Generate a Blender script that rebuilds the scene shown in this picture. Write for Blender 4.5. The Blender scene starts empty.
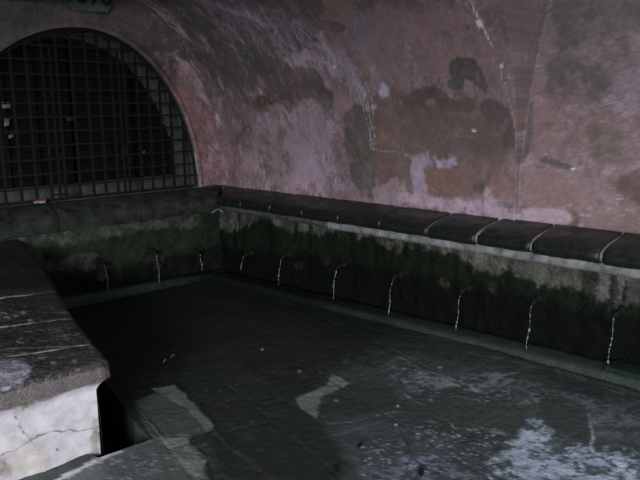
import bpy, bmesh, math, random
import numpy as np
from mathutils import Matrix, Vector
random.seed(7)
SC = bpy.context.scene
COL = SC.collection
PAINT = {
'wall': [
  ('p',[(-0.226,1.896),(-1.388,2.147),(-1.889,2.125),(-2.072,1.694),(-1.995,0.968),(0.271,0.888),(0.119,1.575)],(112,92,98),0.5,0.12,0.12),
  ('p',[(-2.2,1.906),(-2.696,1.951),(-3.146,1.864),(-3.488,1.772),(-3.473,1.093),(-3.056,1.1),(-2.766,1.245),(-2.094,1.068),(-1.888,1.422)],(80,66,63),0.8,0.06,0.08),
  ('p',[(-2.447,2.574),(-3.324,2.516),(-3.515,2.25),(-3.402,2.022),(-2.815,2.008),(-2.231,2.11),(-1.872,2.289)],(104,84,84),0.6,0.1,0.08),
  ('p',[(-0.686,2.821),(-2.224,2.663),(-1.958,2.528),(-1.73,2.298),(-1.305,2.186),(-0.777,2.061),(-0.309,1.946),(0.054,1.985),(-0.017,2.289),(-0.046,2.545),(-0.142,2.875)],(66,63,60),0.78,0.04,0.07),
  ('p',[(-1.713,2.716),(-3.027,2.578),(-2.945,2.492),(-2.607,2.525),(-2.296,2.526),(-1.831,2.627)],(72,64,62),0.7,0.05,0.06),
  ('p',[(-0.74,2.005),(-0.951,2.093),(-1.383,2.217),(-1.62,2.137),(-1.68,1.961),(-1.483,1.876),(-1.246,1.898),(-1.025,1.729),(-0.806,1.848)],(74,64,62),0.85,0.012,0.05),
  ('p',[(-0.085,1.951),(-0.526,1.971),(-0.507,1.688),(-0.26,1.366),(0.066,1.354),(0.151,1.63)],(80,72,70),0.7,0.05,0.08),
  ('p',[(-0.801,1.838),(-0.756,1.789),(-0.682,1.753),(-0.595,1.739),(-0.52,1.753),(-0.478,1.791),(-0.482,1.841),(-0.532,1.891),(-0.612,1.926),(-0.698,1.938),(-0.769,1.923),(-0.805,1.887)],(70,58,55),0.8,0.01,0.04),
  ('p',[(-0.903,1.56),(-0.882,1.519),(-0.851,1.489),(-0.816,1.477),(-0.788,1.487),(-0.774,1.517),(-0.779,1.558),(-0.801,1.599),(-0.834,1.628),(-0.869,1.639),(-0.896,1.629),(-0.908,1.6)],(78,58,60),0.9,0.01,0.02),
  ('p',[(-0.364,1.582),(-0.344,1.561),(-0.307,1.545),(-0.262,1.538),(-0.22,1.543),(-0.194,1.558),(-0.19,1.58),(-0.211,1.601),(-0.249,1.617),(-0.295,1.624),(-0.335,1.618),(-0.36,1.603)],(68,55,52),0.9,0.01,0.02),
  ('p',[(-0.153,1.087),(-0.124,1.018),(-0.061,0.965),(0.023,0.941),(0.106,0.953),(0.164,0.999),(0.18,1.067),(0.147,1.137),(0.076,1.19),(-0.011,1.212),(-0.09,1.198),(-0.141,1.152)],(80,66,66),0.6,0.02,0.04),
  ('p',[(-1.777,1.765),(-1.974,1.834),(-2.111,1.746),(-2.083,1.429),(-2.02,0.97),(-1.845,0.992),(-1.733,1.23),(-1.716,1.509)],(69,65,62),0.9,0.02,0.04),
  ('p',[(-1.534,1.983),(-1.705,1.961),(-1.688,1.801),(-1.531,1.729),(-1.467,1.84)],(66,62,56),0.9,0.012,0.04),
  ('p',[(-2.131,2.659),(-2.402,2.631),(-2.281,2.485),(-2.076,2.43),(-2.022,2.523)],(100,80,78),0.8,0.02,0.04),
  ('p',[(-2.012,2.524),(-2.145,2.483),(-2.194,2.435),(-2.058,2.408),(-1.957,2.454)],(74,60,54),0.8,0.008,0.03),
  ('l0.03',[(-0.741,2.793),(-0.886,2.703),(-1.026,2.627),(-1.196,2.564),(-1.353,2.487)],(120,108,124),0.85,0.03,0.04),
  ('l0.03',[(-1.044,2.657),(-1.21,2.595),(-1.229,2.546)],(132,118,138),0.7,0.02,0.04),
  ('p',[(-1.249,2.242),(-1.597,2.29),(-1.745,2.248),(-1.789,2.163),(-1.588,2.207),(-1.321,2.15)],(122,102,108),0.8,0.02,0.05),
  ('p',[(-0.942,1.67),(-1.129,1.613),(-1.245,1.4),(-1.351,1.189),(-1.253,1.044),(-1.019,1.068),(-0.926,1.287)],(126,108,122),0.83,0.048,0.09),
  ('p',[(-0.918,1.236),(-1.225,1.301),(-1.286,1.106),(-1.074,0.99),(-0.865,1.057)],(128,108,124),0.77,0.032,0.09),
  ('p',[(-1.194,1.786),(-1.481,1.738),(-1.53,1.552),(-1.386,1.405),(-1.182,1.496)],(114,98,108),0.6,0.03,0.07),
  ('p',[(-0.38,1.209),(-0.351,1.153),(-0.288,1.11),(-0.206,1.09),(-0.128,1.1),(-0.074,1.138),(-0.062,1.193),(-0.095,1.25),(-0.163,1.293),(-0.246,1.311),(-0.321,1.3),(-0.369,1.262)],(118,98,104),0.6,0.02,0.05),
  ('p',[(0.191,1.123),(0.217,1.041),(0.265,0.979),(0.325,0.954),(0.382,0.972),(0.42,1.029),(0.425,1.11),(0.394,1.193),(0.337,1.255),(0.273,1.279),(0.221,1.26),(0.192,1.203)],(116,98,104),0.6,0.02,0.05),
  ('p',[(-1.695,1.085),(-1.679,1.055),(-1.639,1.031),(-1.585,1.019),(-1.531,1.023),(-1.493,1.041),(-1.479,1.07),(-1.496,1.1),(-1.537,1.124),(-1.592,1.135),(-1.645,1.131),(-1.682,1.113)],(122,108,122),0.7,0.015,0.04),
  ('p',[(-2.014,2.319),(-2.064,2.182),(-2.113,1.95),(-2.069,1.764),(-1.979,1.911),(-1.915,2.082),(-1.866,2.209)],(112,100,112),0.7,0.03,0.05),
  ('l0.003',[(-1.973,2.187),(-2.054,2.052),(-2.075,1.884),(-2.067,1.677),(-2.035,1.427)],(158,150,158),0.75,0.006,0.012),
  ('l0.003',[(-2.008,2.185),(-2.088,2.051),(-2.11,1.883),(-2.088,1.677),(-2.047,1.428)],(158,150,158),0.75,0.006,0.012),
  ('l0.003',[(-1.927,2.189),(-2.008,2.054),(-2.028,1.884),(-2.038,1.677),(-2.021,1.427)],(158,150,158),0.75,0.006,0.012),
  ('l0.003',[(-2.053,2.182),(-2.134,2.049),(-2.156,1.882),(-2.116,1.677),(-2.061,1.428)],(158,150,158),0.75,0.006,0.012),
  ('p',[(-1.861,2.159),(-1.853,2.153),(-1.842,2.149),(-1.829,2.148),(-1.818,2.15),(-1.812,2.155),(-1.813,2.162),(-1.82,2.168),(-1.831,2.172),(-1.844,2.174),(-1.856,2.171),(-1.861,2.166)],(170,150,155),0.9,0.006,0.01),
  ('p',[(-2.196,1.797),(-2.187,1.784),(-2.172,1.775),(-2.153,1.772),(-2.137,1.775),(-2.128,1.785),(-2.127,1.798),(-2.136,1.81),(-2.151,1.82),(-2.17,1.823),(-2.186,1.819),(-2.196,1.81)],(140,120,128),0.8,0.01,0.02),
  ('p',[(-2.439,2.386),(-2.389,2.339),(-2.32,2.305),(-2.249,2.296),(-2.193,2.314),(-2.173,2.354),(-2.193,2.405),(-2.248,2.452),(-2.322,2.483),(-2.392,2.49),(-2.441,2.472),(-2.457,2.435)],(82,80,92),0.6,0.05,0.06),
  ('p',[(-2.715,2.433),(-2.676,2.395),(-2.622,2.369),(-2.567,2.362),(-2.526,2.376),(-2.51,2.409),(-2.527,2.45),(-2.57,2.487),(-2.626,2.512),(-2.68,2.517),(-2.718,2.503),(-2.73,2.473)],(84,80,90),0.5,0.05,0.06),
  ('p',[(-2.371,1.919),(-2.352,1.887),(-2.324,1.863),(-2.294,1.855),(-2.269,1.864),(-2.257,1.889),(-2.262,1.922),(-2.282,1.954),(-2.311,1.977),(-2.342,1.985),(-2.365,1.975),(-2.376,1.951)],(136,130,146),0.7,0.025,0.05),
  ('p',[(-2.717,1.385),(-2.937,1.394),(-2.931,1.329),(-2.73,1.302)],(126,114,134),0.94,0.024,0.045),
  ('p',[(-2.48,1.34),(-2.674,1.366),(-2.635,1.109),(-2.591,1.019),(-2.439,1.024)],(120,106,122),0.77,0.032,0.075),
  ('p',[(-2.283,1.1),(-2.549,1.05),(-2.96,1.051),(-3.151,1.019),(-3.47,1.002),(-3.481,0.923),(-3.059,0.929),(-2.549,0.946),(-2.281,0.957)],(128,112,124),0.88,0.024,0.06),
  ('p',[(-3.17,1.198),(-3.261,1.173),(-3.297,1.017),(-3.189,0.991)],(134,118,128),0.88,0.024,0.045),
  ('p',[(-2.603,1.278),(-3.026,1.301),(-3.056,1.092),(-2.655,1.042)],(88,70,66),0.9,0.015,0.03),
  ('p',[(-1.997,1.06),(-2.287,1.172),(-2.372,1.036),(-2.327,0.943),(-1.995,0.949)],(112,96,104),0.6,0.02,0.04),
  ('p',[(-3.185,1.444),(-3.177,1.428),(-3.156,1.416),(-3.128,1.41),(-3.1,1.413),(-3.081,1.424),(-3.075,1.44),(-3.084,1.456),(-3.106,1.468),(-3.134,1.474),(-3.161,1.47),(-3.18,1.46)],(70,62,60),0.8,0.01,0.02),
  ('p',[(-3.188,1.183),(-3.18,1.167),(-3.16,1.153),(-3.132,1.147),(-3.104,1.149),(-3.084,1.159),(-3.076,1.175),(-3.084,1.192),(-3.106,1.205),(-3.134,1.211),(-3.161,1.209),(-3.182,1.199)],(68,62,60),0.8,0.01,0.02),
  ('p',[(-2.289,1.541),(-2.276,1.519),(-2.248,1.502),(-2.212,1.495),(-2.179,1.5),(-2.156,1.516),(-2.151,1.538),(-2.165,1.56),(-2.194,1.576),(-2.23,1.583),(-2.263,1.578),(-2.284,1.562)],(108,80,77),0.45,0.015,0.03),
  ('l0.004',[(-2.083,1.429),(-2.175,1.415),(-2.246,1.426),(-2.443,1.39)],(140,124,128),0.6,0.006,0.01),
  ('p',[(-3.437,1.186),(-3.423,1.13),(-3.384,1.087),(-3.332,1.068),(-3.278,1.078),(-3.239,1.115),(-3.224,1.17),(-3.241,1.227),(-3.282,1.27),(-3.335,1.287),(-3.387,1.276),(-3.424,1.239)],(104,78,76),0.7,0.02,0.04),
  ('p',[(-3.024,2.117),(-3.113,2.162),(-3.199,2.157),(-3.276,2.132),(-3.317,2.047),(-3.324,1.948),(-3.296,1.905),(-3.247,1.914),(-3.229,1.979),(-3.163,1.996),(-3.102,1.969),(-3.025,2.016)],(62,58,55),0.97,0.006,0.02),
  ('p',[(-3.133,1.968),(-3.115,1.943),(-3.083,1.925),(-3.042,1.919),(-3.005,1.927),(-2.982,1.946),(-2.979,1.973),(-2.998,1.998),(-3.032,2.016),(-3.073,2.021),(-3.108,2.013),(-3.13,1.993)],(64,60,60),0.97,0.006,0.012),
  ('p',[(-2.467,1.885),(-2.631,1.937),(-2.814,1.947),(-2.938,1.914),(-2.978,1.852),(-3.089,1.85),(-3.114,1.88),(-3.182,1.864),(-3.201,1.789),(-3.123,1.759),(-2.96,1.776),(-2.837,1.745),(-2.7,1.793),(-2.493,1.795)],(66,59,57),0.9,0.008,0.02),
  ('p',[(-2.808,1.824),(-2.796,1.804),(-2.774,1.79),(-2.748,1.785),(-2.724,1.79),(-2.71,1.805),(-2.708,1.825),(-2.721,1.844),(-2.743,1.858),(-2.769,1.863),(-2.792,1.858),(-2.806,1.843)],(96,77,76),0.7,0.01,0.015),
  ('p',[(-3.225,1.819),(-3.319,1.854),(-3.4,1.838),(-3.455,1.773),(-3.48,1.663),(-3.476,1.478),(-3.391,1.475),(-3.322,1.624),(-3.24,1.714)],(66,58,57),0.88,0.01,0.02),
  ('p',[(-2.385,1.796),(-2.841,1.761),(-3.204,1.714),(-3.356,1.549),(-3.324,1.395),(-3.077,1.464),(-2.684,1.45),(-2.375,1.525)],(74,63,61),0.75,0.03,0.05),
  ('p',[(-3.142,2.311),(-3.123,2.295),(-3.086,2.286),(-3.041,2.284),(-2.999,2.292),(-2.973,2.307),(-2.97,2.324),(-2.991,2.339),(-3.029,2.349),(-3.074,2.35),(-3.114,2.342),(-3.139,2.328)],(84,74,76),0.7,0.02,0.03),
  ('p',[(-3.314,2.35),(-3.302,2.334),(-3.286,2.324),(-3.267,2.321),(-3.253,2.326),(-3.247,2.339),(-3.25,2.355),(-3.262,2.37),(-3.279,2.38),(-3.297,2.383),(-3.311,2.377),(-3.318,2.365)],(78,70,72),0.7,0.01,0.02),
  ('p',[(-3.355,2.275),(-3.345,2.263),(-3.326,2.254),(-3.305,2.252),(-3.286,2.257),(-3.275,2.268),(-3.275,2.281),(-3.286,2.293),(-3.304,2.301),(-3.326,2.303),(-3.345,2.298),(-3.355,2.288)],(80,70,72),0.7,0.01,0.02),
  ('l0.007',[(-3.406,2.531),(-3.404,2.46),(-3.415,2.373),(-3.432,2.282),(-3.447,2.216)],(168,162,180),0.95,0.006,0.006),
  ('p',[(-3.43,2.371),(-3.422,2.361),(-3.41,2.354),(-3.397,2.352),(-3.387,2.356),(-3.382,2.364),(-3.384,2.375),(-3.392,2.386),(-3.405,2.393),(-3.418,2.394),(-3.428,2.39),(-3.432,2.382)],(168,164,184),0.9,0.006,0.015),
  ('l0.004',[(-3.463,2.095),(-3.453,1.999),(-3.467,1.88),(-3.485,1.758),(-3.495,1.59),(-3.485,1.402),(-3.49,1.056)],(134,114,116),0.85,0.006,0.006),
  ('p',[(-3.488,2.08),(-3.484,2.074),(-3.478,2.069),(-3.472,2.067),(-3.466,2.069),(-3.463,2.075),(-3.463,2.081),(-3.467,2.088),(-3.473,2.093),(-3.48,2.094),(-3.485,2.092),(-3.488,2.087)],(160,150,160),0.9,0.006,0.006),
  ('p',[(-3.152,1.614),(-3.149,1.609),(-3.142,1.606),(-3.132,1.605),(-3.123,1.606),(-3.117,1.609),(-3.115,1.614),(-3.119,1.618),(-3.126,1.622),(-3.135,1.623),(-3.144,1.622),(-3.15,1.619)],(200,195,205),1,0.005,0.003),
  ('p',[(-3.643,2.507),(-3.658,2.559),(-3.622,2.266),(-3.547,1.843),(-3.537,1.401),(-3.49,1.056),(-3.484,1.478),(-3.565,2.117)],(84,72,72),0.9,0.02,0.03),
  ('p',[(-3.647,2.525),(-3.652,2.544),(-3.605,2.33),(-3.545,1.987),(-3.567,2.122)],(66,60,59),0.8,0.03,0.03),
  ('p',[(-3.526,1.843),(-3.539,1.858),(-3.557,1.624),(-3.544,1.416),(-3.493,1.361)],(66,61,60),0.9,0.015,0.02),
  ('p',[(-3.658,2.559),(-4.251,2.499),(-4.264,2.314),(-4.0,2.281),(-3.837,2.198),(-3.737,2.121),(-3.673,2.263)],(66,62,60),0.9,0.06,0.05),
  ('p',[(-3.985,2.526),(-4.251,2.499),(-4.279,2.094),(-4.076,2.104)],(74,68,68),0.5,0.08,0.05),
  ('p',[(-3.637,2.111),(-3.805,2.145),(-4.013,2.067),(-4.269,2.055),(-4.277,1.95),(-4.101,1.915),(-3.999,1.85),(-3.786,1.853),(-3.662,1.898)],(68,61,59),0.8,0.05,0.05),
  ('p',[(-3.874,1.907),(-3.859,1.876),(-3.814,1.854),(-3.751,1.847),(-3.686,1.857),(-3.637,1.881),(-3.618,1.914),(-3.634,1.945),(-3.68,1.967),(-3.744,1.974),(-3.808,1.963),(-3.855,1.939)],(66,58,57),0.6,0.04,0.04),
  ('p',[(-4.108,2.009),(-4.283,2.042),(-4.301,1.778),(-4.161,1.793)],(100,88,98),0.7,0.04,0.06),
  ('p',[(-3.577,1.843),(-3.767,1.811),(-4.031,1.767),(-4.306,1.711),(-4.325,1.429),(-4.055,1.384),(-3.774,1.409),(-3.624,1.478)],(98,78,79),0.6,0.06,0.06),
  ('p',[(-3.937,1.642),(-4.117,1.657),(-4.207,1.576),(-4.198,1.424),(-4.054,1.391),(-3.967,1.487)],(76,66,64),0.8,0.03,0.04),
  ('p',[(-3.71,1.669),(-3.706,1.654),(-3.693,1.644),(-3.675,1.64),(-3.657,1.643),(-3.642,1.654),(-3.637,1.668),(-3.641,1.683),(-3.654,1.693),(-3.672,1.697),(-3.691,1.694),(-3.704,1.683)],(66,60,56),0.8,0.015,0.02),
  ('p',[(-4.169,1.256),(-4.205,1.314),(-4.279,1.359),(-4.341,1.375),(-4.36,1.115),(-4.294,1.138),(-4.214,1.174)],(72,58,55),0.92,0.012,0.02),
  ('p',[(-4.131,1.338),(-4.127,1.324),(-4.116,1.313),(-4.099,1.308),(-4.082,1.311),(-4.07,1.321),(-4.064,1.335),(-4.068,1.349),(-4.079,1.36),(-4.096,1.364),(-4.113,1.361),(-4.126,1.352)],(124,108,118),0.8,0.012,0.02),
  ('l0.012',[(-4.139,1.31),(-4.253,1.371),(-4.327,1.402)],(118,98,104),0.7,0.012,0.02),
  ('l0.004',[(-3.508,1.362),(-3.584,1.38),(-3.703,1.377),(-3.777,1.351)],(132,112,114),0.8,0.006,0.01),
  ('p',[(-3.627,1.419),(-3.715,1.422),(-3.803,1.396),(-3.87,1.355),(-3.835,1.339),(-3.748,1.357),(-3.643,1.382)],(68,62,60),0.9,0.008,0.01),
  ('l0.008',[(-3.877,1.341),(-3.939,1.243),(-4.001,1.131),(-4.063,1.02),(-4.095,0.936)],(84,74,74),0.8,0.01,0.01),
  ('p',[(-3.886,1.348),(-3.885,1.344),(-3.882,1.34),(-3.878,1.339),(-3.873,1.34),(-3.869,1.343),(-3.868,1.348),(-3.869,1.352),(-3.872,1.356),(-3.877,1.357),(-3.881,1.356),(-3.885,1.353)],(200,195,205),1,0.005,0.003),
  ('p',[(-3.51,1.309),(-3.778,1.322),(-3.928,1.198),(-4.008,1.022),(-3.863,1.084),(-3.53,1.051)],(98,78,78),0.7,0.02,0.02),
  ('p',[(-3.508,1.019),(-3.793,1.049),(-3.88,1.034),(-3.884,0.96),(-3.77,0.927),(-3.512,0.926)],(124,108,116),0.94,0.016,0.022),
  ('p',[(-3.836,1.06),(-3.894,1.05),(-3.939,0.994),(-3.922,0.919),(-3.858,0.913),(-3.89,0.99)],(70,60,57),0.95,0.008,0.012),
  ('p',[(-4.048,1.033),(-4.35,1.072),(-4.361,0.919),(-4.083,0.92)],(86,72,70),0.7,0.02,0.03),
  ('m',[(-0.226,1.896),(-1.68,1.961),(-1.997,1.06),(0.167,1.01)],(60,54,50),0.6,0.08,0.08),
  ('m',[(-0.711,2.781),(-1.72,2.535),(-2.051,2.199),(-1.388,2.147),(-0.597,2.547)],(128,116,130),0.55,0.06,0.08),
  ('m',[(-3.65,2.538),(-4.24,2.481),(-4.331,1.154),(-3.698,1.48)],(64,58,57),0.5,0.1,0.08),
  ('m',[(-0.339,1.791),(-1.621,1.829),(-1.448,0.97),(0.078,0.96)],(140,122,132),0.42,0.05,0.08),
],
'end': [
  ('p',[(-0.453,2.19),(-0.215,2.299),(-0.026,2.032),(0.12,1.773),(0.264,1.348),(0.357,0.884),(-0.109,0.925),(-0.138,1.367),(-0.245,1.756)],(116,84,88),0.95,0.02,0.06),
  ('p',[(-0.311,2.337),(-0.189,2.321),(-0.021,2.117),(0.135,1.817),(0.044,1.861),(-0.077,2.031),(-0.22,2.196)],(128,112,122),0.8,0.012,0.03),
  ('p',[(-0.064,2.284),(0.058,2.139),(0.205,1.86),(0.348,1.343),(0.357,0.884),(0.218,0.953),(0.164,1.575),(0.049,1.947)],(104,90,94),0.7,0.02,0.04),
  ('p',[(0.168,1.352),(0.155,1.286),(0.128,1.238),(0.093,1.222),(0.06,1.242),(0.038,1.292),(0.033,1.359),(0.045,1.424),(0.072,1.472),(0.106,1.488),(0.139,1.469),(0.162,1.419)],(130,112,118),0.7,0.02,0.05),
  ('p',[(0.059,1.068),(0.046,1.024),(0.014,0.994),(-0.026,0.985),(-0.066,1.0),(-0.093,1.035),(-0.101,1.08),(-0.088,1.123),(-0.058,1.153),(-0.017,1.162),(0.022,1.148),(0.05,1.113)],(122,98,104),0.6,0.02,0.05),
  ('p',[(-0.089,2.052),(-0.103,2.02),(-0.137,1.997),(-0.182,1.988),(-0.225,1.996),(-0.256,2.019),(-0.266,2.05),(-0.253,2.081),(-0.219,2.104),(-0.175,2.114),(-0.131,2.106),(-0.099,2.083)],(92,84,84),0.7,0.02,0.04),
  ('p',[(0.045,1.6),(0.033,1.551),(0.007,1.516),(-0.027,1.504),(-0.059,1.518),(-0.081,1.555),(-0.087,1.604),(-0.076,1.652),(-0.05,1.687),(-0.017,1.699),(0.016,1.686),(0.038,1.649)],(96,78,78),0.7,0.02,0.04),
  ('p',[(-0.937,2.579),(-0.606,2.552),(-0.325,2.316),(-0.281,2.008),(-0.422,2.109),(-0.62,2.324),(-0.838,2.441)],(58,50,48),0.9,0.04,0.06),
  ('p',[(-0.585,2.523),(-0.603,2.483),(-0.647,2.452),(-0.704,2.439),(-0.76,2.446),(-0.799,2.472),(-0.811,2.51),(-0.794,2.55),(-0.751,2.581),(-0.694,2.595),(-0.638,2.588),(-0.598,2.562)],(78,62,62),0.7,0.03,0.05),
  ('l0.008',[(-0.345,2.376),(-0.282,2.419)],(130,120,125),0.7,0.01,0.01),
  ('p',[(-0.252,2.725),(-0.281,2.622),(-0.348,2.544),(-0.433,2.512),(-0.514,2.534),(-0.569,2.603),(-0.585,2.7),(-0.557,2.799),(-0.493,2.876),(-0.409,2.91),(-0.327,2.891),(-0.269,2.824)],(70,60,58),0.7,0.05,0.08),
  ('p',[(-2.105,2.752),(-1.524,2.806),(-1.539,2.628),(-2.098,2.384),(-2.14,2.382)],(52,52,50),0.8,0.06,0.08),
  ('l0.035',[(-2.109,2.265),(-1.881,2.378),(-1.646,2.47),(-1.252,2.544),(-0.997,2.49),(-0.755,2.358),(-0.516,2.127),(-0.293,1.799),(-0.184,1.477),(-0.124,1.148),(-0.121,0.948)],(66,62,62),0.8,0.02,0.01),
  ('m',[(-0.391,2.212),(0.161,1.795),(0.329,0.909),(-0.108,0.947),(-0.192,1.798)],(70,62,60),0.8,0.03,0.05),
],
'side': [
  ('p',[(0.376,0.734),(-1.729,0.843),(-3.34,0.853),(-4.65,0.835),(-4.729,-0.192),(-4.04,-0.117),(-2.574,-0.17),(0.462,-0.403)],(70,71,66),1,0.01,0.0),
  ('p',[(0.376,0.734),(-1.729,0.843),(-1.792,0.719),(0.103,0.454)],(58,60,56),0.8,0.03,0.03),
  ('p',[(-1.805,0.721),(-3.256,0.717),(-3.844,0.669),(-4.282,0.622),(-4.291,0.486),(-3.694,0.495),(-2.977,0.58),(-1.856,0.615)],(92,92,84),0.6,0.02,0.04),
  ('p',[(-4.286,0.78),(-4.654,0.785),(-4.684,0.401),(-4.291,0.486)],(62,64,62),0.9,0.01,0.02),
  ('p',[(0.398,0.442),(-0.358,0.531),(-0.735,0.68),(-1.166,0.607),(-1.726,0.674),(-2.007,0.635),(-2.247,0.692),(-2.563,0.638),(-2.731,0.72),(-2.896,0.634),(-3.09,0.662),(-3.26,0.592),(-3.508,0.569),(-3.622,0.634),(-3.852,0.524),(-4.015,0.589),(-4.22,0.521),(-4.674,0.53),(-4.729,-0.192),(-4.04,-0.117),(-2.574,-0.17),(0.462,-0.403)],(21,28,18),1,0.03,0.06),
  ('p',[(0.41,0.276),(-1.307,0.406),(-2.565,0.465),(-3.53,0.45),(-4.294,0.438),(-4.679,0.465),(-4.729,-0.192),(-4.04,-0.117),(-2.574,-0.17),(0.462,-0.403)],(9,12,10),1,0.04,0.05),
  ('p',[(-2.093,0.682),(-2.07,0.643),(-2.007,0.608),(-1.919,0.586),(-1.83,0.584),(-1.763,0.603),(-1.739,0.638),(-1.764,0.678),(-1.831,0.714),(-1.92,0.734),(-2.007,0.734),(-2.07,0.715)],(23,34,18),0.85,0.02,0.05),
  ('p',[(-2.661,0.532),(-2.649,0.496),(-2.614,0.465),(-2.565,0.448),(-2.516,0.45),(-2.479,0.469),(-2.465,0.502),(-2.478,0.539),(-2.515,0.57),(-2.564,0.586),(-2.612,0.584),(-2.648,0.564)],(23,34,18),0.85,0.02,0.05),
  ('p',[(-1.453,0.563),(-1.43,0.516),(-1.367,0.475),(-1.279,0.451),(-1.191,0.451),(-1.126,0.476),(-1.104,0.518),(-1.129,0.567),(-1.196,0.608),(-1.284,0.631),(-1.37,0.629),(-1.432,0.604)],(23,34,18),0.85,0.02,0.05),
  ('p',[(-0.726,0.47),(-0.693,0.418),(-0.606,0.371),(-0.486,0.342),(-0.365,0.338),(-0.276,0.362),(-0.245,0.408),(-0.281,0.462),(-0.374,0.509),(-0.496,0.537),(-0.614,0.538),(-0.697,0.513)],(23,34,18),0.85,0.02,0.05),
  ('p',[(-2.806,0.613),(-2.795,0.582),(-2.766,0.556),(-2.724,0.542),(-2.682,0.543),(-2.651,0.56),(-2.639,0.589),(-2.65,0.62),(-2.68,0.646),(-2.722,0.66),(-2.764,0.657),(-2.794,0.64)],(23,34,18),0.85,0.02,0.05),
  ('p',[(-3.836,0.521),(-3.829,0.494),(-3.808,0.471),(-3.777,0.458),(-3.745,0.459),(-3.72,0.474),(-3.71,0.498),(-3.718,0.526),(-3.74,0.549),(-3.771,0.561),(-3.803,0.56),(-3.827,0.545)],(23,34,18),0.85,0.02,0.05),
  ('p',[(-3.195,0.613),(-3.186,0.588),(-3.159,0.566),(-3.122,0.554),(-3.084,0.554),(-3.056,0.568),(-3.045,0.591),(-3.054,0.616),(-3.082,0.638),(-3.119,0.65),(-3.157,0.649),(-3.184,0.636)],(23,34,18),0.85,0.02,0.05),
  ('p',[(-4.182,0.457),(-4.175,0.434),(-4.152,0.414),(-4.121,0.402),(-4.088,0.401),(-4.064,0.412),(-4.054,0.431),(-4.061,0.454),(-4.084,0.475),(-4.116,0.487),(-4.148,0.487),(-4.172,0.476)],(23,34,18),0.85,0.02,0.05),
  ('p',[(-3.088,0.418),(-3.082,0.393),(-3.065,0.372),(-3.041,0.361),(-3.017,0.363),(-2.998,0.378),(-2.991,0.401),(-2.997,0.427),(-3.014,0.448),(-3.039,0.459),(-3.063,0.456),(-3.081,0.442)],(52,50,44),0.6,0.015,0.03),
  ('p',[(-3.487,0.458),(-3.482,0.434),(-3.467,0.414),(-3.446,0.403),(-3.424,0.406),(-3.407,0.42),(-3.4,0.442),(-3.405,0.466),(-3.42,0.486),(-3.442,0.496),(-3.464,0.494),(-3.48,0.48)],(52,50,44),0.6,0.015,0.03),
  ('p',[(-1.75,0.393),(-1.742,0.368),(-1.723,0.347),(-1.696,0.337),(-1.669,0.339),(-1.65,0.354),(-1.643,0.377),(-1.65,0.402),(-1.67,0.423),(-1.697,0.433),(-1.724,0.43),(-1.743,0.416)],(52,50,44),0.6,0.015,0.03),
  ('p',[(-1.362,0.294),(-1.354,0.273),(-1.333,0.255),(-1.303,0.245),(-1.274,0.245),(-1.253,0.257),(-1.246,0.276),(-1.254,0.297),(-1.276,0.315),(-1.305,0.325),(-1.334,0.324),(-1.355,0.313)],(52,50,44),0.6,0.015,0.03),
  ('l0.004',[(-4.293,0.767),(-4.294,0.659),(-4.274,0.545)],(110,110,108),0.6,0.006,0.01),
],
'back': [
  ('p',[(-2.483,0.939),(-0.053,0.883),(0.238,-0.361),(-1.872,-0.128),(-2.572,0.028)],(33,40,30),1,0.01,0),
  ('p',[(-2.413,0.818),(-1.799,0.759),(-0.975,0.757),(-0.257,0.719),(-0.199,0.581),(-0.873,0.581),(-1.418,0.574),(-2.002,0.563),(-2.179,0.589)],(58,62,54),0.85,0.02,0.05),
  ('p',[(-2.28,0.801),(-2.197,0.773),(-2.056,0.571),(-1.92,0.438),(-1.712,0.404),(-1.72,0.309),(-1.983,0.354),(-2.137,0.565)],(72,76,72),0.85,0.015,0.03),
  ('p',[(-1.16,0.619),(-1.182,0.596),(-1.238,0.586),(-1.312,0.589),(-1.384,0.605),(-1.435,0.63),(-1.453,0.657),(-1.432,0.679),(-1.378,0.69),(-1.305,0.687),(-1.232,0.671),(-1.179,0.646)],(84,86,78),0.55,0.012,0.03),
  ('p',[(-0.636,0.613),(-0.669,0.591),(-0.756,0.583),(-0.872,0.591),(-0.984,0.613),(-1.064,0.641),(-1.091,0.67),(-1.06,0.692),(-0.978,0.7),(-0.865,0.694),(-0.751,0.673),(-0.666,0.643)],(84,86,78),0.55,0.012,0.03),
  ('p',[(-0.289,0.592),(-0.305,0.561),(-0.343,0.542),(-0.394,0.54),(-0.443,0.555),(-0.478,0.583),(-0.489,0.616),(-0.474,0.647),(-0.437,0.666),(-0.387,0.668),(-0.337,0.654),(-0.301,0.626)],(84,86,78),0.55,0.012,0.03),
  ('p',[(-1.382,0.351),(-1.413,0.316),(-1.49,0.3),(-1.591,0.306),(-1.689,0.333),(-1.757,0.373),(-1.779,0.415),(-1.751,0.449),(-1.678,0.466),(-1.579,0.461),(-1.48,0.435),(-1.407,0.394)],(84,86,78),0.55,0.012,0.03),
  ('p',[(-1.676,0.61),(-1.696,0.598),(-1.745,0.595),(-1.812,0.601),(-1.877,0.614),(-1.923,0.63),(-1.939,0.647),(-1.921,0.658),(-1.873,0.662),(-1.807,0.657),(-1.741,0.644),(-1.693,0.627)],(84,86,78),0.55,0.012,0.03),
  ('p',[(-1.918,0.681),(-1.923,0.668),(-1.934,0.659),(-1.948,0.657),(-1.961,0.663),(-1.97,0.674),(-1.973,0.688),(-1.968,0.701),(-1.957,0.71),(-1.943,0.712),(-1.93,0.707),(-1.92,0.695)],(84,86,78),0.55,0.012,0.03),
  ('p',[(-1.718,0.692),(-1.722,0.678),(-1.73,0.669),(-1.74,0.666),(-1.749,0.671),(-1.755,0.682),(-1.756,0.697),(-1.753,0.711),(-1.745,0.72),(-1.735,0.722),(-1.726,0.717),(-1.72,0.706)],(84,86,78),0.55,0.012,0.03),
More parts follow.
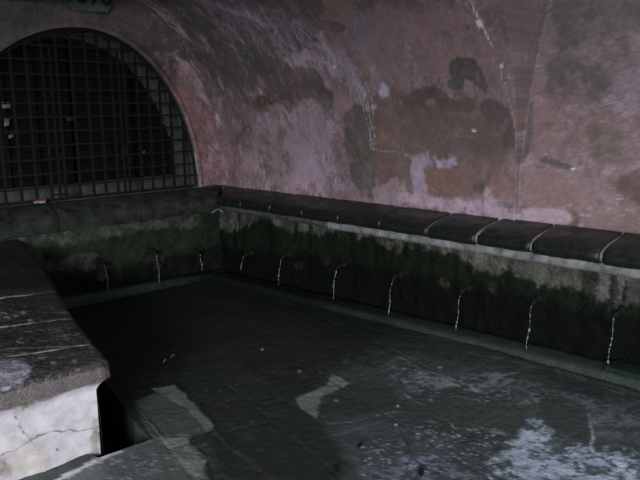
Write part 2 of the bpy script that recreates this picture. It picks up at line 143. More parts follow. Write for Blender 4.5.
  ('p',[(-1.96,0.51),(-1.975,0.484),(-2.01,0.469),(-2.055,0.469),(-2.099,0.484),(-2.13,0.509),(-2.139,0.538),(-2.125,0.563),(-2.091,0.578),(-2.046,0.579),(-2.002,0.565),(-1.97,0.539)],(84,86,78),0.55,0.012,0.03),
  ('p',[(-1.319,0.5),(-1.349,0.475),(-1.426,0.465),(-1.528,0.472),(-1.626,0.495),(-1.696,0.527),(-1.719,0.559),(-1.691,0.583),(-1.618,0.594),(-1.519,0.588),(-1.418,0.566),(-1.345,0.534)],(34,46,28),0.8,0.02,0.05),
  ('p',[(-0.931,0.382),(-0.958,0.344),(-1.026,0.324),(-1.115,0.328),(-1.201,0.352),(-1.261,0.392),(-1.281,0.435),(-1.256,0.471),(-1.191,0.491),(-1.104,0.489),(-1.016,0.466),(-0.953,0.426)],(34,46,28),0.8,0.02,0.05),
  ('p',[(-1.722,0.521),(-1.737,0.499),(-1.774,0.487),(-1.821,0.488),(-1.868,0.502),(-1.9,0.524),(-1.911,0.549),(-1.896,0.57),(-1.861,0.582),(-1.814,0.582),(-1.767,0.569),(-1.733,0.547)],(34,46,28),0.8,0.02,0.05),
  ('p',[(-0.348,0.447),(-0.374,0.407),(-0.44,0.384),(-0.527,0.385),(-0.611,0.409),(-0.671,0.449),(-0.691,0.494),(-0.666,0.533),(-0.603,0.555),(-0.517,0.556),(-0.432,0.533),(-0.369,0.493)],(34,46,28),0.8,0.02,0.05),
  ('p',[(-0.405,0.324),(-0.441,0.285),(-0.534,0.268),(-0.656,0.276),(-0.773,0.306),(-0.856,0.349),(-0.884,0.395),(-0.851,0.432),(-0.764,0.451),(-0.645,0.445),(-0.525,0.416),(-0.437,0.372)],(34,46,28),0.8,0.02,0.05),
  ('p',[(-2.049,0.644),(-2.058,0.626),(-2.079,0.616),(-2.106,0.615),(-2.131,0.624),(-2.149,0.64),(-2.155,0.659),(-2.146,0.676),(-2.126,0.686),(-2.099,0.687),(-2.073,0.679),(-2.055,0.663)],(34,46,28),0.8,0.02,0.05),
  ('p',[(-1.841,0.253),(-0.013,0.31),(0.238,-0.361),(-1.872,-0.128)],(15,19,15),0.95,0.03,0.04),
  ('p',[(-1.331,0.332),(-1.346,0.304),(-1.382,0.288),(-1.429,0.288),(-1.474,0.304),(-1.506,0.331),(-1.516,0.362),(-1.502,0.39),(-1.467,0.406),(-1.42,0.406),(-1.374,0.391),(-1.341,0.364)],(36,28,25),0.8,0.01,0.02),
  ('p',[(-0.735,0.352),(-0.746,0.327),(-0.773,0.312),(-0.808,0.31),(-0.843,0.323),(-0.867,0.346),(-0.874,0.373),(-0.863,0.398),(-0.837,0.413),(-0.802,0.415),(-0.767,0.402),(-0.743,0.38)],(34,27,24),0.8,0.01,0.02),
  ('p',[(-1.372,0.208),(-1.381,0.185),(-1.401,0.17),(-1.427,0.168),(-1.453,0.179),(-1.47,0.201),(-1.475,0.227),(-1.466,0.25),(-1.446,0.265),(-1.42,0.267),(-1.395,0.256),(-1.377,0.234)],(64,58,52),0.7,0.01,0.02),
  ('p',[(-0.767,0.208),(-0.773,0.188),(-0.787,0.175),(-0.805,0.172),(-0.822,0.181),(-0.834,0.198),(-0.837,0.22),(-0.831,0.24),(-0.818,0.253),(-0.8,0.256),(-0.783,0.248),(-0.771,0.23)],(52,44,36),0.7,0.01,0.02),
],
'floor': [
  ('p',[(-1.762,0.226),(0.148,0.204),(-0.076,-2.846),(-1.71,-3.176),(-2.66,-2.982),(-2.493,-1.913)],(23,29,25),0.9,0.25,0.15),
  ('p',[(-1.959,-2.195),(-1.592,-2.287),(-1.703,-3.073),(-1.896,-3.75),(-2.206,-4.163),(-2.621,-3.748),(-2.443,-3.199)],(30,37,31),0.9,0.02,0.02),
  ('p',[(-2.469,-2.451),(-2.156,-2.404),(-2.224,-2.742),(-2.329,-3.124),(-2.451,-3.123),(-2.581,-3.01),(-2.641,-2.95)],(64,69,67),1,0.006,0.01),
  ('p',[(-2.267,-2.339),(-2.118,-2.394),(-2.321,-3.113),(-2.383,-3.122),(-2.291,-2.799),(-2.272,-2.519)],(92,95,94),0.9,0.008,0.02),
  ('p',[(-3.328,-3.066),(-2.96,-2.966),(-2.641,-2.95),(-2.491,-3.083),(-2.542,-3.295),(-2.727,-3.667)],(72,77,76),1,0.006,0.012),
  ('p',[(-2.595,-2.979),(-2.477,-3.062),(-2.542,-3.295),(-2.684,-3.556),(-2.722,-3.381),(-2.639,-3.134)],(100,104,103),0.7,0.02,0.04),
  ('l0.035',[(-3.304,-3.053),(-3.133,-3.01),(-2.965,-2.976),(-2.848,-2.971)],(170,166,174),1,0.008,0.015),  # kerb edge highlight painted in, together with a whitewash splash
  ('l0.01',[(-2.97,-2.986),(-2.815,-2.988),(-2.652,-2.99)],(110,112,110),0.7,0.01,0.02),
  ('l0.012',[(-2.351,-3.155),(-2.39,-3.447),(-2.448,-3.765),(-2.479,-3.915)],(70,60,58),0.7,0.02,0.02),
  ('l0.012',[(-2.1,-2.413),(-2.172,-2.752),(-2.313,-3.121),(-2.38,-3.362)],(18,20,18),0.8,0.012,0.01),
  ('l0.012',[(-1.305,-1.655),(-1.578,-2.638),(-1.728,-3.159),(-1.879,-3.733),(-2.068,-4.036),(-2.213,-4.182)],(20,24,21),0.85,0.012,0.01),
  ('p',[(-1.71,-3.176),(-1.896,-3.75),(-2.219,-4.175),(-1.224,-5.17),(-0.685,-4.969),(-0.572,-4.329),(-0.643,-3.795),(-0.757,-3.198),(-1.285,-3.015)],(52,57,56),0.85,0.06,0.05),
  ('p',[(-1.869,-3.605),(-1.572,-3.721),(-1.49,-4.159),(-1.662,-4.579),(-1.756,-4.638),(-2.209,-4.185)],(60,66,68),0.7,0.05,0.05),
  ('p',[(-1.707,-3.136),(-1.439,-3.133),(-1.27,-3.03),(-1.311,-3.239),(-1.472,-3.24),(-1.592,-3.253),(-1.713,-3.343),(-1.828,-3.463),(-1.79,-3.264)],(88,93,91),1,0.005,0.01),
  ('p',[(-1.579,-3.221),(-1.328,-3.246),(-1.185,-3.485),(-1.328,-3.67),(-1.595,-3.583),(-1.811,-3.48)],(42,46,44),0.9,0.01,0.01),
  ('l0.006',[(-1.824,-3.542),(-1.715,-3.615),(-1.624,-3.65),(-1.502,-3.676),(-1.422,-3.718)],(118,122,120),0.85,0.006,0.006),
  ('l0.009',[(-1.205,-3.601),(-1.241,-3.695),(-1.253,-3.767),(-1.28,-3.841)],(120,122,122),0.8,0.008,0.01),
  ('l0.009',[(-1.035,-3.446),(-1.051,-3.527),(-1.014,-3.612),(-1.071,-3.736),(-1.018,-3.79),(-0.913,-3.761),(-0.904,-3.816),(-0.895,-3.685),(-0.952,-3.531),(-1.079,-3.498)],(132,138,144),0.8,0.008,0.03),
  ('l0.01',[(-0.936,-3.238),(-0.788,-3.224),(-0.849,-3.485),(-0.849,-3.684),(-0.868,-3.853),(-0.787,-3.935),(-0.639,-3.945),(-0.518,-4.02)],(92,98,98),0.8,0.015,0.03),
  ('l0.004',[(-0.807,-3.653),(-0.706,-3.805)],(100,104,102),0.7,0.006,0.01),
  ('l0.008',[(-0.85,-3.825),(-0.903,-3.951),(-0.859,-4.039),(-0.652,-4.027),(-0.608,-4.116),(-0.652,-4.292),(-0.735,-4.452),(-0.729,-4.535),(-0.837,-4.681),(-0.743,-4.776)],(100,106,110),0.8,0.012,0.03),
  ('l0.009',[(-0.704,-4.56),(-0.86,-4.657),(-0.967,-4.719),(-1.061,-4.752),(-1.122,-4.813)],(150,158,172),0.85,0.008,0.012),
  ('p',[(-1.493,-4.409),(-1.279,-4.404),(-1.013,-4.361),(-1.034,-4.447),(-1.146,-4.603),(-1.119,-4.725),(-1.091,-4.873),(-1.045,-5.006),(-1.291,-5.104),(-1.438,-4.777),(-1.627,-4.614),(-1.586,-4.463)],(74,80,86),0.7,0.02,0.05),
  ('m',[(-1.493,-4.409),(-1.279,-4.404),(-1.013,-4.361),(-1.034,-4.447),(-1.146,-4.603),(-1.119,-4.725),(-1.091,-4.873),(-1.045,-5.006),(-1.291,-5.104),(-1.438,-4.777),(-1.627,-4.614),(-1.586,-4.463)],(140,148,162),1,0.03,0.05),
  ('m',[(-1.039,-3.291),(-0.818,-3.249),(-0.886,-3.646),(-0.61,-3.927),(-0.607,-4.072),(-0.989,-3.95),(-1.134,-3.673)],(98,104,108),0.8,0.03,0.05),
  ('m',[(-2.058,-4.046),(-1.658,-4.151),(-1.662,-4.579),(-1.756,-4.638),(-2.192,-4.202)],(98,104,120),0.6,0.05,0.05),
  ('m',[(-1.69,-3.154),(-1.439,-3.133),(-1.27,-3.03),(-1.311,-3.239),(-1.472,-3.24),(-1.592,-3.253)],(112,118,116),0.8,0.006,0.02),
  ('m',[(-0.589,-4.203),(-0.568,-4.582),(-0.576,-4.819),(-0.93,-4.96),(-0.952,-4.701)],(78,84,88),0.7,0.03,0.05),
  ('p',[(-1.371,-3.627),(-0.949,-3.771),(-0.898,-4.106),(-0.989,-4.347),(-1.266,-4.384),(-1.374,-4.276),(-1.47,-4.008)],(48,52,49),0.9,0.01,0.01),
  ('p',[(-0.647,-4.166),(-0.628,-4.358),(-0.713,-4.588),(-1.076,-4.737),(-1.067,-4.585),(-0.976,-4.416)],(44,47,45),0.8,0.03,0.03),
  ('l0.012',[(-1.544,-4.448),(-1.379,-4.524),(-1.272,-4.691),(-1.167,-4.855),(-1.085,-5.022)],(118,126,138),0.8,0.012,0.04),
  ('s',[(-1.838,-3.808),(-1.325,-3.97),(-1.178,-4.406),(-1.045,-4.799),(-0.932,-5.061),(-1.295,-5.196),(-2.277,-4.215)],(130,138,152),0.8,0.05,0.05),
  ('s',[(-1.045,-3.26),(-0.784,-3.653),(-0.533,-4.029),(-0.641,-4.365),(-0.957,-4.342),(-1.051,-3.844),(-1.21,-3.573)],(110,116,122),0.7,0.05,0.05),
  ('s',[(-2.953,-2.974),(-2.496,-3.229),(-2.774,-3.718),(-3.276,-3.217)],(130,134,138),0.7,0.05,0.05),
  ('s',[(-2.377,-2.501),(-1.234,-2.653),(-0.457,-3.144),(-0.227,-4.68),(-0.761,-4.893),(-1.49,-3.805),(-2.463,-3.18)],(70,76,75),0.4,0.05,0.05),
  ('l0.004',[(-1.528,-4.12),(-1.374,-4.276),(-1.317,-4.366)],(72,76,76),0.7,0.006,0.01),
  ('p',[(-1.556,-3.355),(-1.563,-3.36),(-1.57,-3.363),(-1.575,-3.361),(-1.577,-3.356),(-1.574,-3.349),(-1.569,-3.341),(-1.561,-3.336),(-1.554,-3.334),(-1.549,-3.335),(-1.548,-3.34),(-1.55,-3.348)],(120,124,122),0.8,0.008,0.006),
  ('p',[(-1.352,-3.687),(-1.36,-3.692),(-1.367,-3.693),(-1.372,-3.692),(-1.374,-3.687),(-1.371,-3.68),(-1.365,-3.674),(-1.358,-3.669),(-1.35,-3.667),(-1.345,-3.669),(-1.344,-3.674),(-1.346,-3.68)],(120,124,122),0.8,0.008,0.006),
  ('p',[(-1.56,-3.845),(-1.567,-3.849),(-1.574,-3.85),(-1.578,-3.848),(-1.58,-3.844),(-1.578,-3.838),(-1.572,-3.832),(-1.566,-3.828),(-1.559,-3.827),(-1.555,-3.828),(-1.553,-3.833),(-1.555,-3.839)],(120,124,122),0.8,0.008,0.006),
  ('p',[(-1.168,-3.79),(-1.176,-3.794),(-1.184,-3.796),(-1.189,-3.794),(-1.19,-3.789),(-1.187,-3.783),(-1.181,-3.777),(-1.173,-3.772),(-1.165,-3.771),(-1.16,-3.772),(-1.159,-3.777),(-1.162,-3.784)],(120,124,122),0.8,0.008,0.006),
  ('p',[(-0.904,-3.377),(-0.913,-3.383),(-0.922,-3.385),(-0.928,-3.384),(-0.929,-3.378),(-0.926,-3.37),(-0.918,-3.362),(-0.909,-3.356),(-0.9,-3.354),(-0.894,-3.356),(-0.893,-3.361),(-0.896,-3.369)],(120,124,122),0.8,0.008,0.006),
  ('p',[(-0.751,-3.559),(-0.761,-3.564),(-0.77,-3.566),(-0.776,-3.565),(-0.777,-3.559),(-0.773,-3.552),(-0.765,-3.544),(-0.755,-3.539),(-0.746,-3.537),(-0.74,-3.538),(-0.739,-3.544),(-0.743,-3.551)],(120,124,122),0.8,0.008,0.006),
  ('p',[(-1.284,-2.296),(-1.294,-2.306),(-1.303,-2.31),(-1.309,-2.309),(-1.311,-2.302),(-1.308,-2.292),(-1.3,-2.28),(-1.291,-2.271),(-1.282,-2.266),(-1.275,-2.267),(-1.274,-2.274),(-1.277,-2.285)],(120,124,122),0.8,0.008,0.006),
  ('p',[(-1.385,-2.834),(-1.393,-2.842),(-1.401,-2.845),(-1.407,-2.843),(-1.409,-2.837),(-1.406,-2.829),(-1.399,-2.819),(-1.391,-2.812),(-1.383,-2.809),(-1.377,-2.81),(-1.375,-2.816),(-1.378,-2.825)],(120,124,122),0.8,0.008,0.006),
  ('l0.008',[(-1.652,-3.715),(-1.653,-3.823),(-1.55,-3.855),(-1.482,-3.887)],(26,29,27),0.8,0.01,0.01),
  ('l0.01',[(-1.589,-3.887),(-1.66,-3.988),(-1.734,-4.075)],(28,31,29),0.8,0.01,0.01),
  ('l0.02',[(-0.314,-3.129),(-0.258,-3.709),(-0.303,-4.19),(-0.287,-4.704)],(78,84,84),0.45,0.02,0.03),
  ('l0.02',[(-0.457,-3.59),(-0.364,-4.079),(-0.34,-4.478),(-0.36,-4.791)],(74,80,80),0.4,0.02,0.03),
  ('l0.008',[(-1.828,-3.463),(-1.578,-3.311),(-1.311,-3.239)],(26,29,27),0.8,0.006,0.006),
  ('l0.008',[(-1.36,-3.617),(-1.045,-3.763),(-0.885,-4.098),(-0.989,-4.347),(-1.357,-4.39),(-1.497,-4.405)],(24,27,26),0.7,0.006,0.01),
  ('l0.008',[(-1.896,-3.75),(-1.609,-3.903),(-1.528,-4.12),(-1.497,-4.405)],(28,31,30),0.6,0.006,0.01),
  ('l0.008',[(-1.41,-2.168),(-1.416,-2.749),(-1.298,-3.028),(-1.16,-3.464)],(20,24,22),0.6,0.006,0.01),
  ('l0.01',[(-2.496,-2.336),(-2.469,-2.451),(-2.581,-3.01),(-2.491,-3.083)],(16,18,17),0.8,0.006,0.006),
  ('l0.01',[(-2.491,-3.083),(-2.526,-3.31),(-2.713,-3.681)],(18,20,19),0.85,0.006,0.006),
],
'top': [
  ('p',[(-2.857,-1.31),(-2.534,-1.495),(-2.671,-2.227),(-2.805,-2.697),(-2.859,-2.977),(-2.941,-3.134),(-3.473,-3.077)],(44,46,45),0.9,0.04,0.03),
  ('p',[(-3.264,-2.478),(-3.068,-2.589),(-2.839,-2.779),(-2.866,-3.012),(-2.961,-3.152),(-3.465,-3.053)],(56,55,55),0.9,0.02,0.03),
  ('p',[(-3.297,-2.572),(-3.228,-2.621),(-3.181,-2.711),(-3.206,-2.825),(-3.29,-2.89),(-3.361,-2.926),(-3.414,-2.907)],(150,146,158),0.85,0.01,0.04),
  ('p',[(-3.423,-2.998),(-3.286,-3.002),(-3.14,-3.006),(-2.937,-3.021),(-2.866,-3.012),(-2.959,-3.19),(-3.489,-3.122)],(92,86,88),0.6,0.015,0.03),
  ('s',[(-2.946,-1.567),(-2.614,-2.105),(-2.859,-2.977),(-2.961,-3.152),(-3.465,-3.053)],(135,132,140),0.35,0.03,0.03),
  ('p',[(-2.936,-1.952),(-2.944,-1.964),(-2.952,-1.969),(-2.961,-1.965),(-2.966,-1.954),(-2.968,-1.939),(-2.964,-1.923),(-2.957,-1.911),(-2.948,-1.907),(-2.94,-1.91),(-2.934,-1.921),(-2.933,-1.937)],(128,126,132),0.75,0.006,0.02),
  ('p',[(-2.987,-1.958),(-2.994,-1.97),(-3.003,-1.975),(-3.011,-1.971),(-3.017,-1.96),(-3.018,-1.945),(-3.015,-1.93),(-3.008,-1.918),(-2.999,-1.913),(-2.991,-1.917),(-2.985,-1.928),(-2.984,-1.943)],(128,126,132),0.75,0.006,0.02),
  ('p',[(-2.908,-2.098),(-2.915,-2.109),(-2.924,-2.113),(-2.932,-2.109),(-2.937,-2.099),(-2.939,-2.084),(-2.935,-2.069),(-2.928,-2.058),(-2.92,-2.053),(-2.911,-2.057),(-2.906,-2.068),(-2.905,-2.083)],(128,126,132),0.75,0.006,0.02),
  ('p',[(-3.192,-2.99),(-3.197,-2.997),(-3.204,-2.999),(-3.21,-2.995),(-3.215,-2.987),(-3.217,-2.977),(-3.215,-2.967),(-3.21,-2.96),(-3.203,-2.958),(-3.196,-2.962),(-3.192,-2.97),(-3.19,-2.98)],(128,126,132),0.75,0.006,0.02),
  ('p',[(-3.151,-2.976),(-3.157,-2.983),(-3.163,-2.985),(-3.17,-2.982),(-3.175,-2.974),(-3.176,-2.963),(-3.174,-2.953),(-3.169,-2.946),(-3.162,-2.944),(-3.155,-2.948),(-3.151,-2.956),(-3.149,-2.966)],(128,126,132),0.75,0.006,0.02),
  ('p',[(-3.118,-2.992),(-3.123,-2.999),(-3.13,-3.001),(-3.136,-2.997),(-3.141,-2.989),(-3.142,-2.979),(-3.14,-2.969),(-3.135,-2.962),(-3.128,-2.96),(-3.122,-2.963),(-3.117,-2.971),(-3.115,-2.982)],(128,126,132),0.75,0.006,0.02),
  ('p',[(-3.232,-3.003),(-3.237,-3.01),(-3.244,-3.012),(-3.25,-3.009),(-3.255,-3.001),(-3.256,-2.991),(-3.254,-2.981),(-3.25,-2.974),(-3.243,-2.972),(-3.237,-2.976),(-3.232,-2.984),(-3.231,-2.994)],(128,126,132),0.75,0.006,0.02),
  ('p',[(-3.067,-2.806),(-3.073,-2.814),(-3.08,-2.816),(-3.087,-2.813),(-3.092,-2.804),(-3.093,-2.793),(-3.091,-2.782),(-3.085,-2.774),(-3.078,-2.772),(-3.071,-2.775),(-3.066,-2.784),(-3.065,-2.795)],(128,126,132),0.75,0.006,0.02),
  ('p',[(-2.981,-2.853),(-2.987,-2.861),(-2.994,-2.863),(-3.001,-2.859),(-3.006,-2.851),(-3.007,-2.84),(-3.004,-2.829),(-2.999,-2.821),(-2.991,-2.819),(-2.984,-2.822),(-2.979,-2.831),(-2.978,-2.842)],(128,126,132),0.75,0.006,0.02),
  ('p',[(-3.088,-2.407),(-3.094,-2.416),(-3.102,-2.42),(-3.109,-2.416),(-3.114,-2.407),(-3.116,-2.394),(-3.113,-2.381),(-3.107,-2.372),(-3.099,-2.368),(-3.092,-2.372),(-3.087,-2.381),(-3.085,-2.394)],(128,126,132),0.75,0.006,0.02),
  ('p',[(-2.681,-2.097),(-2.689,-2.108),(-2.699,-2.113),(-2.707,-2.109),(-2.713,-2.098),(-2.714,-2.083),(-2.709,-2.067),(-2.701,-2.055),(-2.692,-2.051),(-2.683,-2.055),(-2.677,-2.066),(-2.677,-2.081)],(128,126,132),0.75,0.006,0.02),
  ('p',[(-2.969,-1.859),(-2.976,-1.872),(-2.985,-1.876),(-2.993,-1.873),(-2.999,-1.862),(-3.0,-1.846),(-2.997,-1.83),(-2.99,-1.818),(-2.981,-1.813),(-2.973,-1.816),(-2.967,-1.827),(-2.966,-1.843)],(128,126,132),0.75,0.006,0.02),
  ('p',[(-2.876,-1.925),(-2.884,-1.937),(-2.893,-1.942),(-2.901,-1.938),(-2.907,-1.927),(-2.908,-1.911),(-2.905,-1.895),(-2.897,-1.883),(-2.888,-1.878),(-2.88,-1.882),(-2.874,-1.893),(-2.873,-1.909)],(128,126,132),0.75,0.006,0.02),
  ('p',[(-3.266,-2.764),(-3.271,-2.772),(-3.278,-2.774),(-3.284,-2.771),(-3.289,-2.762),(-3.291,-2.752),(-3.289,-2.741),(-3.284,-2.733),(-3.277,-2.731),(-3.27,-2.734),(-3.266,-2.742),(-3.264,-2.753)],(128,126,132),0.75,0.006,0.02),
  ('p',[(-3.094,-2.694),(-3.1,-2.702),(-3.107,-2.705),(-3.114,-2.702),(-3.119,-2.693),(-3.121,-2.681),(-3.118,-2.67),(-3.113,-2.662),(-3.105,-2.659),(-3.098,-2.662),(-3.093,-2.671),(-3.092,-2.683)],(128,126,132),0.75,0.006,0.02),
  ('l0.006',[(-3.043,-1.843),(-2.864,-1.938),(-2.775,-1.999),(-2.632,-2.116)],(110,110,112),0.8,0.006,0.006),
  ('l0.008',[(-3.247,-2.429),(-3.087,-2.501),(-2.957,-2.589),(-2.793,-2.686)],(140,138,142),0.85,0.008,0.008),
],
'front': [
  ('p',[(-3.531,0.542),(-2.808,0.494),(-2.846,0.37),(-3.119,0.375),(-3.547,0.375)],(134,114,124),0.95,0.02,0.03),
  ('p',[(-3.225,0.382),(-3.231,0.37),(-3.246,0.365),(-3.266,0.368),(-3.284,0.378),(-3.297,0.391),(-3.301,0.406),(-3.295,0.417),(-3.281,0.422),(-3.261,0.419),(-3.242,0.41),(-3.229,0.396)],(96,110,66),0.9,0.015,0.03),
  ('l0.006',[(-3.457,0.149),(-3.338,0.161),(-3.211,0.201),(-3.134,0.195),(-3.03,0.154),(-2.943,0.14)],(80,74,76),0.9,0.004,0.02),
  ('l0.005',[(-3.319,0.365),(-3.309,0.267),(-3.265,0.209),(-3.25,0.15),(-3.223,0.118)],(84,78,80),0.85,0.004,0.02),
  ('p',[(-2.939,0.195),(-2.894,0.192),(-2.912,-0.055),(-2.967,-0.034)],(90,98,74),0.6,0.01,0.02),
  ('p',[(-3.131,0.084),(-3.132,0.081),(-3.135,0.079),(-3.138,0.08),(-3.141,0.082),(-3.144,0.085),(-3.144,0.089),(-3.143,0.092),(-3.14,0.094),(-3.137,0.094),(-3.134,0.092),(-3.131,0.088)],(60,52,52),0.9,0.004,0.003),
  ('p',[(-3.379,0.239),(-3.188,0.171),(-3.151,-0.008),(-3.35,0.027)],(158,150,140),0.5,0.04,0.04),
  ('p',[(-3.434,0.145),(-3.369,0.131),(-3.351,0.017),(-3.443,0.054)],(110,88,74),0.6,0.02,0.04),
],
}
WORLD = .40
EXPO = 0.0
LIGHTS = [('added_daylight', (-11.5, -10.5, 3.3), (-.8, -1.2, 1.1), 4.0, 2.6, 980, (.95, .97, 1.0))]  # unseen area lamp added behind the camera in place of daylight

CAMC = (-4.45349, -6.2341, 1.8)
CAMR = [[0.720147, 0.137009, -0.6801595], [-0.6937327, 0.1265042, -0.7090357], [-0.0111012, 0.9824588, 0.1861492]]


# ------------------------------------------------------------------ noise and painting
def fbm(u, v, scale, octs=4, seed=0, gain=.5):
    rng = np.random.RandomState(seed + 11)
    out = np.zeros_like(u); amp = 1.; tot = 0.
    for o in range(octs):
        T = rng.rand(128, 128)
        a = u * scale + 17.3 * o; b = v * scale + 9.1 * o
        ia = np.floor(a).astype(int); ib = np.floor(b).astype(int)
        fa = a - ia; fb = b - ib
        fa = fa * fa * (3 - 2 * fa); fb = fb * fb * (3 - 2 * fb)
        g = lambda i, j: T[i % 128, j % 128]
        out += amp * ((g(ia, ib) * (1 - fa) + g(ia + 1, ib) * fa) * (1 - fb) + (g(ia, ib + 1) * (1 - fa) + g(ia + 1, ib + 1) * fa) * fb)
        tot += amp; amp *= gain; scale *= 2.07
    return out / tot * 2 - 1

def lin(c):
    c = np.asarray(c, float) / 255.
    return np.where(c <= .04045, c / 12.92, ((c + .055) / 1.055) ** 2.4)

def seg_dist(u, v, a, b):
    dx, dy = b[0] - a[0], b[1] - a[1]
    L = dx * dx + dy * dy + 1e-12
    t = np.clip(((u - a[0]) * dx + (v - a[1]) * dy) / L, 0, 1)
    return np.hypot(u - a[0] - t * dx, v - a[1] - t * dy)

def poly_sd(u, v, pts):
    d = np.full(u.shape, 1e9); inside = np.zeros(u.shape, bool)
    n = len(pts)
    for i in range(n):
        a, b = pts[i], pts[(i + 1) % n]
        d = np.minimum(d, seg_dist(u, v, a, b))
        if a[1] != b[1]:
            c = ((a[1] > v) != (b[1] > v)) & (u < (b[0] - a[0]) * (v - a[1]) / (b[1] - a[1]) + a[0])
            inside ^= c
    return np.where(inside, -d, d)

def paint(u, v, rgb, feats, scale):
    """rgb: linear albedo; feats give stain and highlight colours as 8-bit values, scaled to albedo."""
    n1 = fbm(u, v, 5, 4, 3); n2 = fbm(u, v, 5, 4, 4)
    f1 = fbm(u, v, 26, 4, 5, .6); f2 = fbm(u, v, 26, 4, 6, .6)
    g1 = fbm(u, v, 12, 5, 7, .7); g2 = fbm(u, v, 55, 3, 8, .6)
    r1 = fbm(u + .12 * n1, v + .12 * n2, 6, 4, 9, .55)
    for k, pts, col, al, soft, amp in feats:
        us = [p[0] for p in pts]; vs = [p[1] for p in pts]
        m = soft + amp * 1.6 + .05
        sel = (u > min(us) - m) & (u < max(us) + m) & (v > min(vs) - m) & (v < max(vs) + m)
        if not sel.any(): continue
        uu = u[sel] + amp * (n1[sel] * 1.1 + f1[sel] * .8); vv = v[sel] + amp * (n2[sel] * 1.1 + f2[sel] * .8)
        if k in 'psm': d = poly_sd(uu, vv, pts)
        else:
            d = np.full(uu.shape, 1e9)
            for a, b in zip(pts, pts[1:]): d = np.minimum(d, seg_dist(uu, vv, a, b))
            d -= float(k[1:]) * .5 * (1 + .8 * f1[sel])
        w = np.clip(.5 - d / (2 * soft), 0, 1)
        w = w * w * (3 - 2 * w) * al
        if k == 's': w = w * np.clip(np.clip(1 - np.abs(r1[sel]) / .045, 0, 1) * np.clip(.5 + 3 * n2[sel], 0, 1) + np.clip((g2[sel] * 1.3 - .42) * 4, 0, 1), 0, 1)
        elif k == 'm': w = w * np.clip(.35 + 2.6 * g1[sel] + 1.6 * g2[sel], 0, 1)
        elif al < 1: w = np.clip(w * (1 + (1.0 if soft > .008 else .3) * g1[sel] + .5 * g2[sel]), 0, 1)
        w = w[:, None]
        c = lin(col) * scale
        rgb[sel] = rgb[sel] * (1 - w) + c * w
    return rgb

# ------------------------------------------------------------------ materials
def mat(name, color=(.5, .5, .5), rough=.8, attr=False, var=.25, nscale=40., bump=.3, bdist=.01, metal=0., spec=.5, bscale=None, rvar=0., dots=0., alpha=1., coat=0.):
    m = bpy.data.materials.new(name); m.use_nodes = True
    nt = m.node_tree; N = nt.nodes; Lk = nt.links
    bs = N['Principled BSDF']
    bs.inputs['Metallic'].default_value = metal
    bs.inputs['Specular IOR Level'].default_value = spec
    bs.inputs['Coat Weight'].default_value = coat
    bs.inputs['Coat Roughness'].default_value = .2
    tc = N.new('ShaderNodeTexCoord')
    nz = N.new('ShaderNodeTexNoise'); nz.inputs['Scale'].default_value = nscale; nz.inputs['Detail'].default_value = 6
    nz.inputs['Roughness'].default_value = .65
    Lk.new(tc.outputs['Object'], nz.inputs['Vector'])
    mr = N.new('ShaderNodeMapRange'); mr.inputs['From Min'].default_value = .3; mr.inputs['From Max'].default_value = .7
    mr.inputs['To Min'].default_value = 1 - var; mr.inputs['To Max'].default_value = 1 + var
    Lk.new(nz.outputs['Fac'], mr.inputs['Value'])
    mul = N.new('ShaderNodeVectorMath'); mul.operation = 'SCALE'
    if attr:
        at = N.new('ShaderNodeAttribute'); at.attribute_name = 'col'
        Lk.new(at.outputs['Color'], mul.inputs[0])
    else:
        mul.inputs[0].default_value = color[:3]
    Lk.new(mr.outputs['Result'], mul.inputs['Scale'])
    src = mul.outputs['Vector']
    if dots:
        vo = N.new('ShaderNodeTexNoise'); vo.inputs['Scale'].default_value = 90; vo.inputs['Detail'].default_value = 2
        Lk.new(tc.outputs['Object'], vo.inputs['Vector'])
        cr = N.new('ShaderNodeMapRange'); cr.inputs['From Min'].default_value = .66; cr.inputs['From Max'].default_value = .72
        cr.inputs['To Max'].default_value = dots
        Lk.new(vo.outputs['Fac'], cr.inputs['Value'])
        mx = N.new('ShaderNodeMix'); mx.data_type = 'RGBA'
        Lk.new(cr.outputs['Result'], mx.inputs['Factor']); Lk.new(src, mx.inputs['A'])
        mx.inputs['B'].default_value = (.30, .30, .31, 1)
        src = mx.outputs['Result']
    Lk.new(src, bs.inputs['Base Color'])
    if rvar:
        rr = N.new('ShaderNodeMapRange'); rr.inputs['From Min'].default_value = .35; rr.inputs['From Max'].default_value = .65
        rr.inputs['To Min'].default_value = max(.03, rough - rvar); rr.inputs['To Max'].default_value = rough + rvar
        n3 = N.new('ShaderNodeTexNoise'); n3.inputs['Scale'].default_value = 3.5; n3.inputs['Detail'].default_value = 5
        Lk.new(tc.outputs['Object'], n3.inputs['Vector'])
        Lk.new(n3.outputs['Fac'], rr.inputs['Value']); Lk.new(rr.outputs['Result'], bs.inputs['Roughness'])
    else: bs.inputs['Roughness'].default_value = rough
    bn = N.new('ShaderNodeTexNoise'); bn.inputs['Scale'].default_value = bscale or nscale * .6; bn.inputs['Detail'].default_value = 7
    Lk.new(tc.outputs['Object'], bn.inputs['Vector'])
    bu = N.new('ShaderNodeBump'); bu.inputs['Strength'].default_value = bump; bu.inputs['Distance'].default_value = bdist
    Lk.new(bn.outputs['Fac'], bu.inputs['Height']); Lk.new(bu.outputs['Normal'], bs.inputs['Normal'])
    return m

